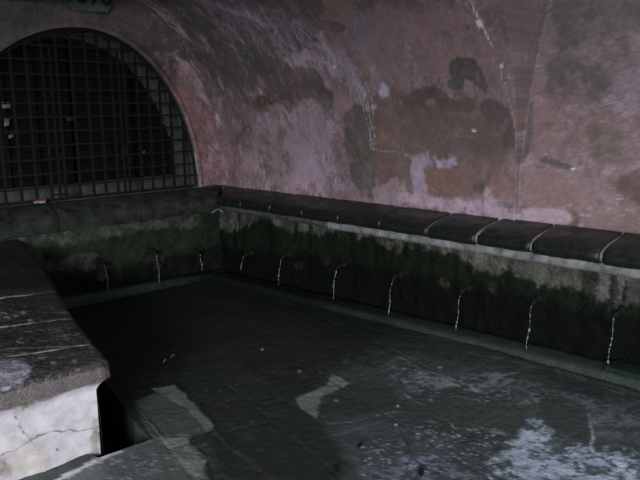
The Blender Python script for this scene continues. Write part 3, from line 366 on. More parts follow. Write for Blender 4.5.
M = {}
M['plaster'] = mat('stained_pink_plaster', attr=True, rough=.88, var=.28, nscale=130, bump=.35, bdist=.006, spec=.2, bscale=45)
M['wetstone'] = mat('wet_mossy_stone', attr=True, rough=.8, var=.4, nscale=60, bump=.5, bdist=.010, spec=.2, bscale=60)
M['floor'] = mat('wet_lava_stone_floor', attr=True, rough=.45, var=.4, nscale=110, bump=.45, bdist=.010, spec=.4, rvar=.12, bscale=40)
M['coping'] = mat('dark_wet_coping_stone', (.015, .020, .0165), rough=.42, var=.5, nscale=30, bump=.5, bdist=.008, spec=.5, dots=.12, bscale=30)
M['mortar'] = mat('pale_mortar', (.27, .26, .265), rough=.85, var=.5, nscale=22, bump=.6)
M['fascia'] = mat('pale_lime_fascia', (.30, .295, .30), rough=.85, var=.6, nscale=12, bump=.8, bdist=.02)
M['counter'] = mat('speckled_counter_stone', attr=True, rough=.5, var=.5, nscale=70, bump=.6, bdist=.008, spec=.45, dots=.4, bscale=60)
M['white'] = mat('cracked_white_plaster', attr=True, rough=.85, var=.14, nscale=9, bump=.5, bdist=.01, spec=.2)
M['iron'] = mat('old_black_iron', (.012, .013, .013), rough=.7, var=.4, nscale=60, bump=.4, bdist=.003, spec=.3)
M['rust'] = mat('rusty_iron', (.008, .0075, .007), rough=.8, var=.5, nscale=50, bump=.6, bdist=.004)
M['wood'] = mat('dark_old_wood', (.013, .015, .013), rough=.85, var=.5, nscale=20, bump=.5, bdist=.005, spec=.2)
M['reveal'] = mat('grey_reveal_plaster', (.115, .11, .108), rough=.9, var=.3, nscale=12, bump=.5)
M['sill'] = mat('grey_dusty_sill', (.12, .125, .12), rough=.9, var=.35, nscale=14, bump=.6)
M['marble'] = mat('green_grey_marble', (.13, .16, .155), rough=.6, var=.35, nscale=10, bump=.3)
M['letter'] = mat('dark_carved_letter', (.02, .026, .025), rough=.8)
M['ceiling'] = mat('dim_vault_plaster', (.16, .145, .135), rough=.9, var=.4, nscale=4, bump=.6, bdist=.02)
M['moss'] = mat('green_moss', (.016, .028, .012), rough=.85, var=.6, nscale=30, bump=.2, spec=.2)
M['ledge'] = mat('wet_ledge_stone', (.085, .098, .092), rough=.45, var=.5, nscale=18, bump=.8, bdist=.02, spec=.4)
M['algae'] = mat('algae_green_stone', (.036, .058, .033), rough=.6, var=.5, nscale=14, bump=.7, bdist=.02, spec=.3)
M['teal'] = mat('teal_mossy_stone', (.017, .036, .031), rough=.6, var=.35, nscale=20, bump=.6, spec=.3)
M['leafdark'] = mat('dark_wet_leaf', (.010, .011, .010), rough=.5, bump=.1)
M['leafpale'] = mat('pale_dry_leaf', (.30, .30, .26), rough=.6, bump=.1)
M['paper'] = mat('white_paper', (.42, .42, .50), rough=.7, var=.2, nscale=30, bump=.1)
M['red'] = mat('faded_red_paper', (.30, .07, .07), rough=.6, bump=.1)
M['pebble'] = mat('pale_pebble', (.26, .27, .26), rough=.5, bump=.2)
# running water of the jets
m = bpy.data.materials.new('running_water'); m.use_nodes = True
b = m.node_tree.nodes['Principled BSDF']
b.inputs['Base Color'].default_value = (.6, .68, .66, 1); b.inputs['Roughness'].default_value = .08
b.inputs['Transmission Weight'].default_value = .55; b.inputs['IOR'].default_value = 1.33
M['water'] = m
# shallow dark water
m = bpy.data.materials.new('still_dark_water'); m.use_nodes = True
nt = m.node_tree; b = nt.nodes['Principled BSDF']
b.inputs['Base Color'].default_value = (.006, .010, .008, 1); b.inputs['Roughness'].default_value = .12
b.inputs['Specular IOR Level'].default_value = .35
tc = nt.nodes.new('ShaderNodeTexCoord'); nz = nt.nodes.new('ShaderNodeTexNoise'); nz.inputs['Scale'].default_value = 14
bu = nt.nodes.new('ShaderNodeBump'); bu.inputs['Strength'].default_value = .25; bu.inputs['Distance'].default_value = .02
nt.links.new(tc.outputs['Object'], nz.inputs['Vector']); nt.links.new(nz.outputs['Fac'], bu.inputs['Height']); nt.links.new(bu.outputs['Normal'], b.inputs['Normal'])
M['still'] = m

# ------------------------------------------------------------------ mesh helpers
def link(name, me, material, parent=None, smooth=False):
    o = bpy.data.objects.new(name, me); COL.objects.link(o)
    if material: me.materials.append(material)
    if smooth: me.polygons.foreach_set('use_smooth', np.ones(len(me.polygons), bool))
    if parent: o.parent = parent
    return o

def grid(name, P, rgb, material, parent=None, mask=None, flip=False):
    """P: (n, m, 3) array of points; rgb the same shape, linear colour per vertex."""
    n, k = P.shape[:2]
    idx = np.arange(n * k).reshape(n, k)
    q = np.stack([idx[:-1, :-1], idx[1:, :-1], idx[1:, 1:], idx[:-1, 1:]], -1)
    if mask is not None: q = q[mask]
    q = q.reshape(-1, 4)
    if flip: q = q[:, ::-1]
    me = bpy.data.meshes.new(name)
    me.vertices.add(n * k); me.vertices.foreach_set('co', P.reshape(-1).astype(np.float32))
    me.loops.add(len(q) * 4); me.loops.foreach_set('vertex_index', q.reshape(-1).astype(np.int32))
    me.polygons.add(len(q)); me.polygons.foreach_set('loop_start', (np.arange(len(q)) * 4).astype(np.int32))
    me.update(calc_edges=True)
    ca = me.color_attributes.new('col', 'FLOAT_COLOR', 'POINT')
    c = np.ones((n * k, 4), np.float32); c[:, :3] = np.clip(rgb.reshape(-1, 3), 0, 1)
    ca.data.foreach_set('color', c.reshape(-1))
    return link(name, me, material, parent, True)

def from_bm(name, bm, material, parent=None, smooth=False):
    me = bpy.data.meshes.new(name); bmesh.ops.recalc_face_normals(bm, faces=bm.faces[:]); bm.to_mesh(me); bm.free()
    return link(name, me, material, parent, smooth)

def add_box(bm, lo, hi, mtx=None):
    vs = [bm.verts.new((x, y, z)) for x in (lo[0], hi[0]) for y in (lo[1], hi[1]) for z in (lo[2], hi[2])]
    for f in ((0, 1, 3, 2), (4, 6, 7, 5), (0, 4, 5, 1), (2, 3, 7, 6), (0, 2, 6, 4), (1, 5, 7, 3)): bm.faces.new([vs[i] for i in f])
    if mtx: bmesh.ops.transform(bm, matrix=mtx, verts=vs)
    return vs

def add_tube(bm, pts, rad, seg=8):
    rings = []
    for i, p in enumerate(pts):
        p = Vector(p)
        a = Vector(pts[max(0, i - 1)]); c = Vector(pts[min(len(pts) - 1, i + 1)])
        t = (c - a).normalized()
        s = t.cross(Vector((0, 0, 1)) if abs(t.z) < .9 else Vector((1, 0, 0))).normalized(); w = t.cross(s)
        r = rad[i] if isinstance(rad, (list, tuple)) else rad
        rings.append([bm.verts.new(p + s * r * math.cos(2 * math.pi * k / seg) + w * r * math.sin(2 * math.pi * k / seg)) for k in range(seg)])
    for A, B in zip(rings, rings[1:]):
        for k in range(seg): bm.faces.new((A[k], A[(k + 1) % seg], B[(k + 1) % seg], B[k]))
    bm.faces.new(rings[0][::-1]); bm.faces.new(rings[-1])

def tag(o, label=None, cat=None, group=None, kind=None):
    for k, v in (('label', label), ('category', cat), ('group', group), ('kind', kind)):
        if v: o[k] = v
    return o

def empty(name, loc=(0, 0, 0)):
    o = bpy.data.objects.new(name, None); COL.objects.link(o); o.location = loc; o.empty_display_size = .1
    return o

def rough_slab(bm, lo, hi, n, amp, seed):
    """a worn stone block: subdivided box with rounded, uneven faces"""
    t = bmesh.new()
    add_box(t, lo, hi)
    bmesh.ops.bevel(t, geom=t.edges[:] , offset=min(hi[i] - lo[i] for i in range(3)) * .22, segments=3, affect='EDGES', profile=.6)
    bmesh.ops.subdivide_edges(t, edges=t.edges[:], cuts=n, use_grid_fill=True)
    co = np.array([v.co[:] for v in t.verts])
    a = fbm(co[:, 0] + co[:, 2] * 2, co[:, 1] - co[:, 2], 7, 4, seed) * amp
    for v, d in zip(t.verts, a): v.co.z += d; v.co.x += d * .5
    me = bpy.data.meshes.new('t'); t.to_mesh(me); t.free(); bm.from_mesh(me); bpy.data.meshes.remove(me)

# ------------------------------------------------------------------ dimensions (metres, basin's inner corner at the origin)
ZB = .94                      # height where plaster meets the coping
CX, AX, BZ = -1.38, 1.66, 2.06   # vault section: centre, half width, rise
YW = .24                      # end wall plane
def wall2_x(y): return .30 + .14 * np.clip((-3.47 - y) / .9, 0, 1)   # side wall of the nearer bay
def vault_x(z): return CX + AX * np.sqrt(np.clip(1 - (np.maximum(z - ZB, 0) / BZ) ** 2, 0, 1))
def web_y(z): return -5.4 + 1.93 * np.sqrt(np.clip(1 - (np.maximum(z - ZB, 0) / 3.8) ** 2, 0, 1))
EW = 3.1                      # wall colours on the photograph are about 1/EW of the plaster's albedo

# ------------------------------------------------------------------ right wall with the vault (one continuous plaster skin)
t = np.concatenate([[-.12, -.06], np.linspace(0, math.pi / 2, 260)])
z = ZB + BZ * np.sin(t)
cols = []
for yy in np.arange(YW + .02, -3.40, -.0125): cols.append(('b', yy))
nweb = 34; nwall = 150
Yg, Xg = [], []
zz = z
yw = web_y(zz); xb = vault_x(zz)
nb = 290
for i in range(nb): Yg.append((YW + .02) + (yw - YW - .02) * i / (nb - 1)); Xg.append(xb)
for i in range(1, nweb): Yg.append(yw); xw = wall2_x(yw); Xg.append(np.where(xb < xw, xb + (xw - xb) * i / (nweb - 1), xw))
for i in range(1, nwall): Yg.append(yw + (-6.9 - yw) * i / (nwall - 1)); Xg.append(wall2_x(Yg[-1]))
Yg = np.array(Yg); Xg = np.array(Xg); Zg = np.tile(z, (len(Yg), 1))
u = Yg.ravel().copy(); v = Zg.ravel().copy()
relief = .010 * fbm(u, v, 2.2, 5, 21) + .003 * fbm(u, v, 14, 3, 22)
pu, pv = u, v
u = u + .9 * Xg.ravel() * (np.abs(Yg - yw[None]).ravel() < 1e-6)
rgb = np.empty((u.size, 3)); rgb[:] = lin((93, 78, 79)) * EW
a = fbm(u, v, 1.6, 5, 31)[:, None]; b2 = fbm(u, v, 5.5, 5, 32)[:, None]; c3 = fbm(u, v * .6, 13, 4, 33)[:, None]
rgb *= 1 + .16 * a + .16 * b2 + .12 * c3
left = np.clip((u + 2.3) / .8, 0, 1)[:, None]               # the far half is the more weathered one
mixg = np.clip(.45 + 2.4 * fbm(u, v, 5.5, 6, 34, .65)[:, None], 0, 1) * (left * .6 + .12)
rgb = rgb * (1 - mixg) + lin((74, 68, 66)) * EW * mixg
mixl = np.clip(-.1 + 2.8 * fbm(u * 1.5, v * .8, 6, 6, 35, .7)[:, None], 0, 1) * (left * .75 + .12)
rgb = rgb * (1 - mixl) + lin((124, 110, 120)) * EW * mixl
fine = fbm(u, v * .7, 40, 4, 36, .7)[:, None]; rgb *= 1 + .22 * fine
m2 = np.clip(-1.1 + 8 * fbm(u * 1.7, v * .7, 6, 6, 61, .68)[:, None], 0, 1) * (left * .62 + .12)
rgb = rgb * (1 - m2) + lin((146, 132, 146)) * EW * m2
m2 = np.clip(-1.1 + 8 * fbm(u * 1.4, v * .8, 7, 6, 62, .66)[:, None], 0, 1) * (left * .55 + .14)
rgb = rgb * (1 - m2) + lin((62, 53, 51)) * EW * m2
spk = np.clip((fbm(u, v, 60, 2, 37) + .5 * fbm(u, v, 5, 3, 38) - .42) * 5, 0, 1)[:, None] * .5
rgb = rgb * (1 - spk) + lin((128, 116, 124)) * EW * spk
spk = np.clip((fbm(u, v, 34, 3, 39) + .6 * fbm(u, v, 4, 3, 40) - .42) * 5, 0, 1)[:, None] * .6
rgb = rgb * (1 - spk) + lin((66, 60, 58)) * EW * spk
u, v = pu, pv
rgb = paint(u, v, rgb, PAINT['wall'], EW)
rgb *= 1 + .22 * fbm(u, v * .8, 30, 4, 63, .75)[:, None] + .12 * fbm(u, v, 6, 4, 64)[:, None]
lum = rgb.mean(1)
relief += np.clip((lum - .25) * .012, -.002, .002)
P3 = np.stack([Xg - relief.reshape(Xg.shape), Yg, Zg], -1)
wr = grid('wall_right', P3, rgb.reshape(P3.shape), M['plaster'])
tag(wr, 'pink stained plaster wall curving up into the vault', kind='structure')

# ceiling: the other half of the vault levels off into an added, unseen flat soffit that keeps the room dark
ph = np.linspace(math.pi / 2, math.pi / 2 + .5, 20)
xs = CX + AX * np.cos(ph) * 1.0; zs = ZB + BZ * np.sin(ph)
xs = np.concatenate([xs, [-4, -6.6]]); zs = np.concatenate([zs, [zs[-1]] * 2])
ys = np.linspace(.9, -6.9, 40)
P3 = np.stack([np.tile(xs, (len(ys), 1)), np.tile(ys[:, None], (1, len(xs))), np.tile(zs, (len(ys), 1))], -1)
c = grid('ceiling', P3, np.full(P3.shape, .15), M['ceiling']); tag(c, 'dim plastered ceiling of the vault with an added unseen flat soffit', kind='structure')
for nm, lo, hi in (('added_wall_left', (-6.75, -2.4, -.45), (-6.6, .9, 3.0)),):  # unseen wall added here, cut short so the lamp reaches the room
    bm = bmesh.new(); add_box(bm, lo, hi); tag(from_bm(nm, bm, M['ceiling']), 'made-up unseen wall on the left, ending short to let the lamp in', kind='structure')

# ------------------------------------------------------------------ end wall with the arched opening
AC, AA, AB2, AZ = -1.335, 1.235, 1.62, .955
s = np.concatenate([np.linspace(0, .55, 90), np.linspace(.56, 3.4, 60)])
th = np.linspace(0, math.pi, 330)
S, TH = np.meshgrid(s, th, indexing='ij')
WL = 1.15                     # the arch is a little wider on its left side
def lop(c): return c * WL if c < 0 else c
X = AC + (AA + S) * np.where(np.cos(TH) < 0, WL, 1) * np.cos(TH); Z = AZ + (AB2 + S * .97) * np.sin(TH)
ridge = .018 * np.exp(-((S - .03) / .03) ** 2)                # raised fillet round the arch
u = X.ravel(); v = Z.ravel()
rgb = np.empty((u.size, 3)); rgb[:] = lin((72, 65, 63)) * EW
rgb *= 1 + .14 * fbm(u, v, 2, 5, 41)[:, None] + .16 * fbm(u, v, 9, 4, 42)[:, None]
mixl = np.clip(-.5 + 2.2 * fbm(u, v, 6, 5, 43)[:, None], 0, 1) * .5
rgb = rgb * (1 - mixl) + lin((92, 78, 80)) * EW * mixl
rgb *= 1 + .3 * fbm(u, v, 40, 4, 46, .7)[:, None]
rgb = paint(u, v, rgb, PAINT['end'], EW)
rgb *= 1 + .35 * fbm(u, v, 16, 5, 47, .7)[:, None]
mx_ = np.clip(-.35 + 3 * fbm(u, v, 9, 5, 48, .7)[:, None], 0, 1) * np.clip((u[:, None] + 1.0) / .8, 0, 1) * .7
rgb = rgb * (1 - mx_) + lin((84, 76, 76)) * EW * mx_
mx_ = np.clip(-.45 + 3 * fbm(u, v, 11, 5, 49, .7)[:, None], 0, 1) * np.clip((u[:, None] + .9) / .7, 0, 1) * .7
rgb = rgb * (1 - mx_) + lin((128, 112, 120)) * EW * mx_
rel = (.008 * fbm(u, v, 3, 5, 44)).reshape(X.shape) * np.clip(S / .05, 0, 1)
P3 = np.stack([X, YW - ridge - rel, Z], -1)
we = grid('wall_back', P3, rgb.reshape(P3.shape), M['plaster'], flip=True)
bm = bmesh.new(); add_box(bm, (-4.9, YW, .5), (-2.76, YW + .1, .97)); add_box(bm, (-.14, YW + .002, .5), (1.9, YW + .1, .97))
tag(from_bm('wall_back_foot', bm, M['reveal']), 'foot of the plastered end wall', kind='structure')
tag(we, 'plastered end wall around the arched opening', kind='structure')
# reveal of the opening, and the masonry behind it round the shutter
bm = bmesh.new(); prev = None
for k in range(97):
    a = math.pi * k / 96
    ring = [bm.verts.new((AC + AA * sc * lop(math.cos(a)), y, AZ + (AB2 * sc) * math.sin(a))) for sc, y in ((1, YW), (1.0, .36), (.995, .52), (.955, .52), (.955, .62))]
    if prev:
        for i in range(4): bm.faces.new((prev[i], prev[i + 1], ring[i + 1], ring[i]))
    prev = ring
tag(from_bm('trim_1', bm, M['reveal'], smooth=True), 'grey plastered reveal of the arched opening', kind='structure')
bm = bmesh.new()
rough_slab(bm, (-2.85, YW - .015, .86), (.10, .70, AZ + .005), 3, .004, 3)
rough_slab(bm, (-2.85, .50, .90), (.10, .66, 1.085), 3, .006, 4)
tag(from_bm('trim_2', bm, M['sill'], smooth=True), 'grey dusty sill inside the arched opening', kind='structure')

# dark room beyond: closed by an old wooden slatted shutter
sh = empty('wooden_shutter', (AC, .60, 1.08))
tag(sh, 'dark old wooden slatted shutter behind the arched iron grille', 'shutter')
def shutter_leaf(x0, x1):
    bm = bmesh.new(); zt = 1.09
    while zt < 2.60:
        w = AA * 1.03 * math.sqrt(max(0, 1 - ((zt + .02 - AZ) / (AB2 * 1.03)) ** 2))
        a, b = max(x0, AC - w * WL) + .01, min(x1, AC + w) - .01
        if b - a > .05:
            mt = Matrix.Translation(((a + b) / 2, .605, zt + .045)) @ Matrix.Rotation(math.radians(24 + random.uniform(-4, 4)), 4, 'X')
            h = (b - a) / 2
            add_box(bm, (-h, -.009, -.043), (h, .009, .043), mt)
        zt += .078
    bmesh.ops.translate(bm, verts=bm.verts[:], vec=(-AC, -.60, -1.08))
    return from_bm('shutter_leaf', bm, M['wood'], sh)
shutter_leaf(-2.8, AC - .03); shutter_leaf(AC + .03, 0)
for x in (-2.02, -1.98 + .58, -.72, -.24, -1.73):
    w = abs(x - AC) / (AA * .95 * (WL if x < AC else 1)); zt = AZ + AB2 * .96 * math.sqrt(max(0, 1 - w * w))
    bm = bmesh.new(); add_box(bm, (x - .03 - AC, -.045, 0), (x + .03 - AC, -.015, zt - 1.08)); from_bm('stile', bm, M['wood'], sh)
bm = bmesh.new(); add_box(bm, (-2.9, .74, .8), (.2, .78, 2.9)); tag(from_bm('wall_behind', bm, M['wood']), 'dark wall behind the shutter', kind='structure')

# ------------------------------------------------------------------ iron grille
GY = .275
gr = empty('iron_grille', (AC, GY, AZ))
tag(gr, 'black wrought iron grille of crossing bars filling the arched opening', 'grille')
def gl(x, z): return (x - AC, 0, z - AZ)
bm = bmesh.new()
for dr, dz in ((0.012, 0),):
    pts = [gl(AC + (AA - .012) * lop(math.cos(a)), AZ + (AB2 - .012) * math.sin(a)) for a in np.linspace(0, math.pi, 81)]
    add_tube(bm, pts, .014, 6)
from_bm('frame', bm, M['iron'], gr)
bm = bmesh.new(); add_box(bm, (-AA * WL + .01, -.006, .012), (AA - .01, .012, .03)); from_bm('bottom_rail', bm, M['iron'], gr)
vx = [-.244, -.384, -.509, -.642, -.772, -.911, -1.046, -1.178, -1.306, -1.451, -1.593, -1.731, -1.875, -2.015, -2.159, -2.30, -2.44, -2.55]
for x in vx:
    zt = AB2 * math.sqrt(max(0, 1 - ((x - AC) / (AA * (WL if x < AC else 1))) ** 2)) - .015
    bm = bmesh.new(); add_box(bm, (x - AC - .011, -.011, 0), (x - AC + .011, .011, zt)); from_bm('vertical_bar', bm, M['iron'], gr)
hz = [1.095, 1.221, 1.357, 1.487, 1.619, 1.748, 1.873, 1.998, 2.135, 2.267, 2.395, 2.50]
for zc in hz:
    w = AA * math.sqrt(max(0, 1 - ((zc - AZ) / AB2) ** 2)) - .012
    bm = bmesh.new(); add_box(bm, (-w * WL, -.020, zc - AZ - .008), (w, -.006, zc - AZ + .008)); from_bm('horizontal_bar', bm, M['iron'], gr)
# gate within the grille: doubled bars, cross pieces and latch
for x in (-1.662, -.979):
    bm = bmesh.new(); add_box(bm, (x - AC - .010, -.03, .01), (x - AC + .010, -.012, 1.42)); from_bm('gate_stile', bm, M['iron'], gr)
bm = bmesh.new(); add_box(bm, (-1.74 - AC, -.034, .055), (-1.58 - AC, -.02, .075)); from_bm('hinge', bm, M['iron'], gr)
bm = bmesh.new(); add_box(bm, (-1.0 - AC, -.04, .40), (-.93 - AC, -.012, .50)); from_bm('latch', bm, M['iron'], gr)

# small pale things seen through the grille
def card(name, label, cat, x, y, z, w, h, mt, tilt=0, group=None):
    bm = bmesh.new(); add_box(bm, (-w / 2, -.0015, -h / 2), (w / 2, .0015, h / 2))
    bmesh.ops.subdivide_edges(bm, edges=bm.edges[:], cuts=3, use_grid_fill=True)
    for vv in bm.verts: vv.co.y += .008 * math.sin(vv.co.x * 50 + vv.co.z * 35); vv.co.z += .006 * math.sin(vv.co.x * 70)
    o = from_bm(name, bm, mt, None, True); o.location = (x, y, z); o.rotation_euler = (math.radians(-8), tilt, 0)
    tag(o, label, cat, group); return o
card('paper_scrap', 'topmost pale paper scrap stuck on the shutter at far left, behind the grille', 'paper', -1.98, .545, 1.86, .085, .055, M['paper'], .1)
card('paper_scrap', 'largest pale paper scrap on the shutter at far left, middle of three', 'paper', -1.99, .545, 1.705, .05, .07, M['paper'], .2)
card('paper_scrap', 'lowest pale paper scrap on the shutter at far left behind the grille', 'paper', -1.965, .545, 1.575, .05, .03, M['paper'], 0)
card('paper_label', 'faint grey label on the dark shutter near the middle of the grille', 'label', -1.375, .545, 1.722, .075, .04, M['sill'], .1)
card('lock_plate', 'tiny bright lock plate on the shutter right of the middle of the grille', 'lock', -.575, .545, 1.357, .03, .018, M['paper'], 0)

# litter on the sill edge
lt = empty('crumpled_packet', (-1.90, .17, .968)); tag(lt, 'small crumpled red and white packet lying below the iron grille', 'packet')
def crumple(nm, lo, hi, mt, seed):
    bm = bmesh.new(); add_box(bm, lo, hi); bmesh.ops.subdivide_edges(bm, edges=bm.edges[:], cuts=2, use_grid_fill=True)
    r = random.Random(seed)
    for vv in bm.verts: vv.co += Vector([r.uniform(-.004, .004) for _ in range(3)])
    from_bm(nm, bm, mt, lt)
crumple('wrapper', (-.045, -.015, 0), (.045, .015, .018), M['paper'], 1); crumple('red_band', (-.02, -.017, .018), (.055, .012, .03), M['red'], 2)

# ------------------------------------------------------------------ plaque above the arch
pq = empty('marble_plaque', (-1.27, YW - .01, 2.72)); tag(pq, 'small grey-green marble plaque with a carved date above the arch', 'plaque')
def outline(bm, pts, y0, y1):
    A = [bm.verts.new((x, y0, z)) for x, z in pts]; B = [bm.verts.new((x, y1, z)) for x, z in pts]
    bm.faces.new(A); bm.faces.new(B[::-1])
    for i in range(len(pts)): bm.faces.new((A[i], A[(i + 1) % len(pts)], B[(i + 1) % len(pts)], B[i]))
out = [(-.25, .08), (-.17, .0), (.17, .0), (.25, .08), (.25, .26), (.17, .34), (-.17, .34), (-.25, .26)]
bm = bmesh.new(); outline(bm, out, -.03, 0.01); from_bm('tablet', bm, M['marble'], pq)
bm = bmesh.new(); n = len(out)
for i in range(n):
    a, b = out[i], out[(i + 1) % n]
    add_tube(bm, [(a[0], -.03, a[1]), (b[0], -.03, b[1])], .012, 6)
from_bm('border', bm, M['sill'], pq, True)
cu = bpy.data.curves.new('lettering', 'FONT'); cu.body = '1890'; cu.size = .25; cu.extrude = .004; cu.align_x = 'CENTER'; cu.offset = .004
to = bpy.data.objects.new('tmp', cu); COL.objects.link(to); bpy.context.view_layer.update()
me = bpy.data.meshes.new_from_object(to.evaluated_get(bpy.context.evaluated_depsgraph_get())); bpy.data.objects.remove(to)
for vv in me.vertices: x, y, zz_ = vv.co; vv.co = (x, -.034 - zz_, y + .075)
link('lettering', me, M['letter'], pq)

# ------------------------------------------------------------------ floor
def gut(y): return float(np.interp(y, [-4.8, -4.0, -2.6, 0], [-.318, -.310, -.275, -.262]))   # floor's edge along the gutter
def counter_edge(y):          # right edge of the washing counter (slanted)
    return np.interp(y, [-2.95, -2.64, -2.10, -1.0, 0, .2], [-2.83, -2.78, -2.66, -2.36, -2.17, -2.12])
def chan_edge(y): return counter_edge(y) + .20                # floor's edge beside the channel
GXC, CH0 = -.30, -2.97
ysf = np.linspace(0, -3.7 - 2.4, 470); nx = 300
Xf = np.zeros((len(ysf), nx)); Yf = np.zeros_like(Xf)
for i, y in enumerate(ysf):
    x0 = float(chan_edge(max(y, -2.95)))
    Xf[i] = np.linspace(x0, gut(y), nx); Yf[i] = y
u = Xf.ravel(); v = Yf.ravel()
EF = 2.65
def floor_rgb(u, v):
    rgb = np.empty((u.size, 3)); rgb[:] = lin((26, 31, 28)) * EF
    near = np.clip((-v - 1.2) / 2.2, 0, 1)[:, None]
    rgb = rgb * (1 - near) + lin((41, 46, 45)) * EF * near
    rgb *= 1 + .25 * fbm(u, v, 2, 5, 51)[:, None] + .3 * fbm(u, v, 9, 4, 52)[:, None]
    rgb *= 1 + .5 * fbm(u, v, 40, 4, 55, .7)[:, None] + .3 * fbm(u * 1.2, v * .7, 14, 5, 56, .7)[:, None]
    return paint(u, v, rgb, PAINT['floor'], EF)
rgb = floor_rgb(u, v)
# slabs: shallow joints between big irregular flags, laid along the counter's slant
A_ = math.radians(13)
def slab_height(u, v):
    p = u * math.cos(A_) - v * math.sin(A_); q = u * math.sin(A_) + v * math.cos(A_)
    row = np.floor(p / .62); q2 = q + row * .37
    dp = np.abs(p / .62 - row - .5) * .62; dq = np.abs(q2 / .95 - np.floor(q2 / .95) - .5) * .95
    j = np.maximum(dp - .31 + .012, dq - .475 + .012)
    cell = np.sin(row * 12.9 + np.floor(q2 / .95) * 7.3)
    return -.005 * np.clip(j / .012, 0, 1) + .003 * cell
hgt = slab_height(u, v) + .008 * fbm(u, v, 5, 5, 53) + .003 * fbm(u, v, 24, 3, 54)
def lift(x, y): a_ = np.clip((x + 1.5) / 1.2, 0, 1); b_ = np.clip((-y - 1.2) / 2.5, 0, 1); return .085 * a_ * a_ * (3 - 2 * a_) * b_
hgt = hgt + lift(u, v)
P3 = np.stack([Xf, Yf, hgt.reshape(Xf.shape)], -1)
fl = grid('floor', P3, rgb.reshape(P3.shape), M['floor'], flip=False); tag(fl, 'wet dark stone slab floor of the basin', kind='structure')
# the slab in front of the counter, left of the main floor
ysl = np.linspace(CH0, -6.1, 150); xsl = np.linspace(-3.9, float(chan_edge(-2.95)), 110)
Xl, Yl = np.meshgrid(xsl, ysl); st = np.interp(Xl, [-2.985, -2.955], [-2.87, CH0]); Yl = st + (Yl - CH0) * (-6.1 - st) / (-6.1 - CH0); u = Xl.ravel(); v = Yl.ravel()
hgt = .008 * fbm(u, v, 5, 5, 53) + .003 * fbm(u, v, 24, 3, 54) + slab_height(u, v)
P3 = np.stack([Xl, Yl, hgt.reshape(Xl.shape)], -1)
tag(grid('floor_slab', P3, floor_rgb(u, v).reshape(P3.shape), M['floor']), 'pale stone floor slab in front of the counter', kind='structure')
# body of the floor around the channel and the gutter
bm = bmesh.new()
def prism(bm, poly, z0, z1):
    A = [bm.verts.new((x, y, z0)) for x, y in poly]; B = [bm.verts.new((x, y, z1)) for x, y in poly]
    bm.faces.new(A[::-1]); bm.faces.new(B)
    for i in range(len(poly)): bm.faces.new((A[i], A[(i + 1) % len(poly)], B[(i + 1) % len(poly)], B[i]))
yy = np.linspace(0, -2.95, 12)
prism(bm, [(float(chan_edge(y)), y) for y in yy] + [(float(chan_edge(-2.95)), -6.1), (gut(-6), -6.1), (gut(-4.8), -4.8), (gut(-4), -4.0), (gut(-2.6), -2.6), (gut(0), 0)], -.42, -.022)
prism(bm, [(-3.9, -2.87), (-2.985, -2.87), (-2.96, CH0), (float(chan_edge(-2.95)) , CH0), (float(chan_edge(-2.95)), -6.1), (-3.9, -6.1)], -.42, -.022)
add_box(bm, (-6.6, -6.9, -.46), (.5, .3, -.42)); add_box(bm, (-6.6, -6.9, -.45), (.4, -6.1, -.02)); add_box(bm, (-6.6, -6.1, -.45), (-3.9, CH0, -.02))
tag(from_bm('floor_body', bm, M['ledge']), 'stone body under the floor slabs', kind='structure')
bm = bmesh.new()
prism(bm, [(float(counter_edge(y)) - .055, y) for y in np.linspace(-2.96, -.01, 9)] + [(float(chan_edge(y)) - .002, y) for y in np.linspace(-.01, -2.96, 9)], -.40, -.24)
tag(from_bm('channel_water', bm, M['still']), 'dark still water in the channel beside the counter', 'water', kind='stuff')
bm = bmesh.new(); prism(bm, [(-.253, -6.05), (-.253, -.2), (gut(0) - .001, -.2), (gut(-2.6), -2.6), (gut(-4), -4), (gut(-4.8), -4.8), (gut(-6), -6.05)], -.40, -.06)
tag(from_bm('gutter_water', bm, M['still']), 'dark water in the narrow gutter along the right wall', 'water', kind='stuff')
# ------------------------------------------------------------------ basin walls with coping, ledges and jets
sb = empty('basin_parapet', (0, 0, 0)); tag(sb, 'long mossy basin parapet along the right wall with dark rounded coping stones', 'parapet', kind='thing')
sbb = empty('basin_parapet', (0, 0, 0)); tag(sbb, 'green mossy basin parapet below the arched grille at the back', 'parapet', kind='thing')
# right side face
ys_ = np.linspace(.02, -6.1, 480); zs_ = np.linspace(-.05, .80, 78)
Yv, Zv = np.meshgrid(ys_, zs_, indexing='ij'); u = Yv.ravel(); v = Zv.ravel()
rgb = np.empty((u.size, 3)); rgb[:] = lin((60, 60, 54)) * 1.6
rgb = paint(u, v, rgb, PAINT['side'], 1.45)
st = np.clip(-.2 + 4 * fbm(u * 1.6, v * .35, 9, 5, 71, .6)[:, None], 0, 1) * .6; rgb *= 1 - st
st = np.clip(-.8 + 6 * fbm(u, v, 7, 5, 72, .7)[:, None], 0, 1) * .5 * (rgb[:, 1:2] > .05); rgb = rgb * (1 - st) + lin((104, 104, 98)) * 1.5 * st
rgb *= 1 + .7 * fbm(u * 1.5, v * .6, 10, 5, 62, .7)[:, None] + .5 * fbm(u, v, 30, 4, 63, .7)[:, None]
dark = rgb[:, 1] < .036
bulge = .012 * fbm(u, v, 4, 5, 64) + np.where(dark, .006 + .008 * fbm(u, v, 18, 4, 65), 0)
P3 = np.stack([-bulge.reshape(Yv.shape) + .004, Yv, Zv], -1)
side_pts = (u.copy(), v.copy(), bulge.copy(), dark.copy())
grid('wall_face', P3, rgb.reshape(P3.shape), M['wetstone'], sb, flip=True)
xs_ = np.linspace(-2.6, .02, 220); Xv, Zv = np.meshgrid(xs_, zs_, indexing='ij'); u = Xv.ravel(); v = Zv.ravel()
rgb = np.empty((u.size, 3)); rgb[:] = lin((40, 46, 37)) * 1.5
rgb = paint(u, v, rgb, PAINT['back'], 1.5)
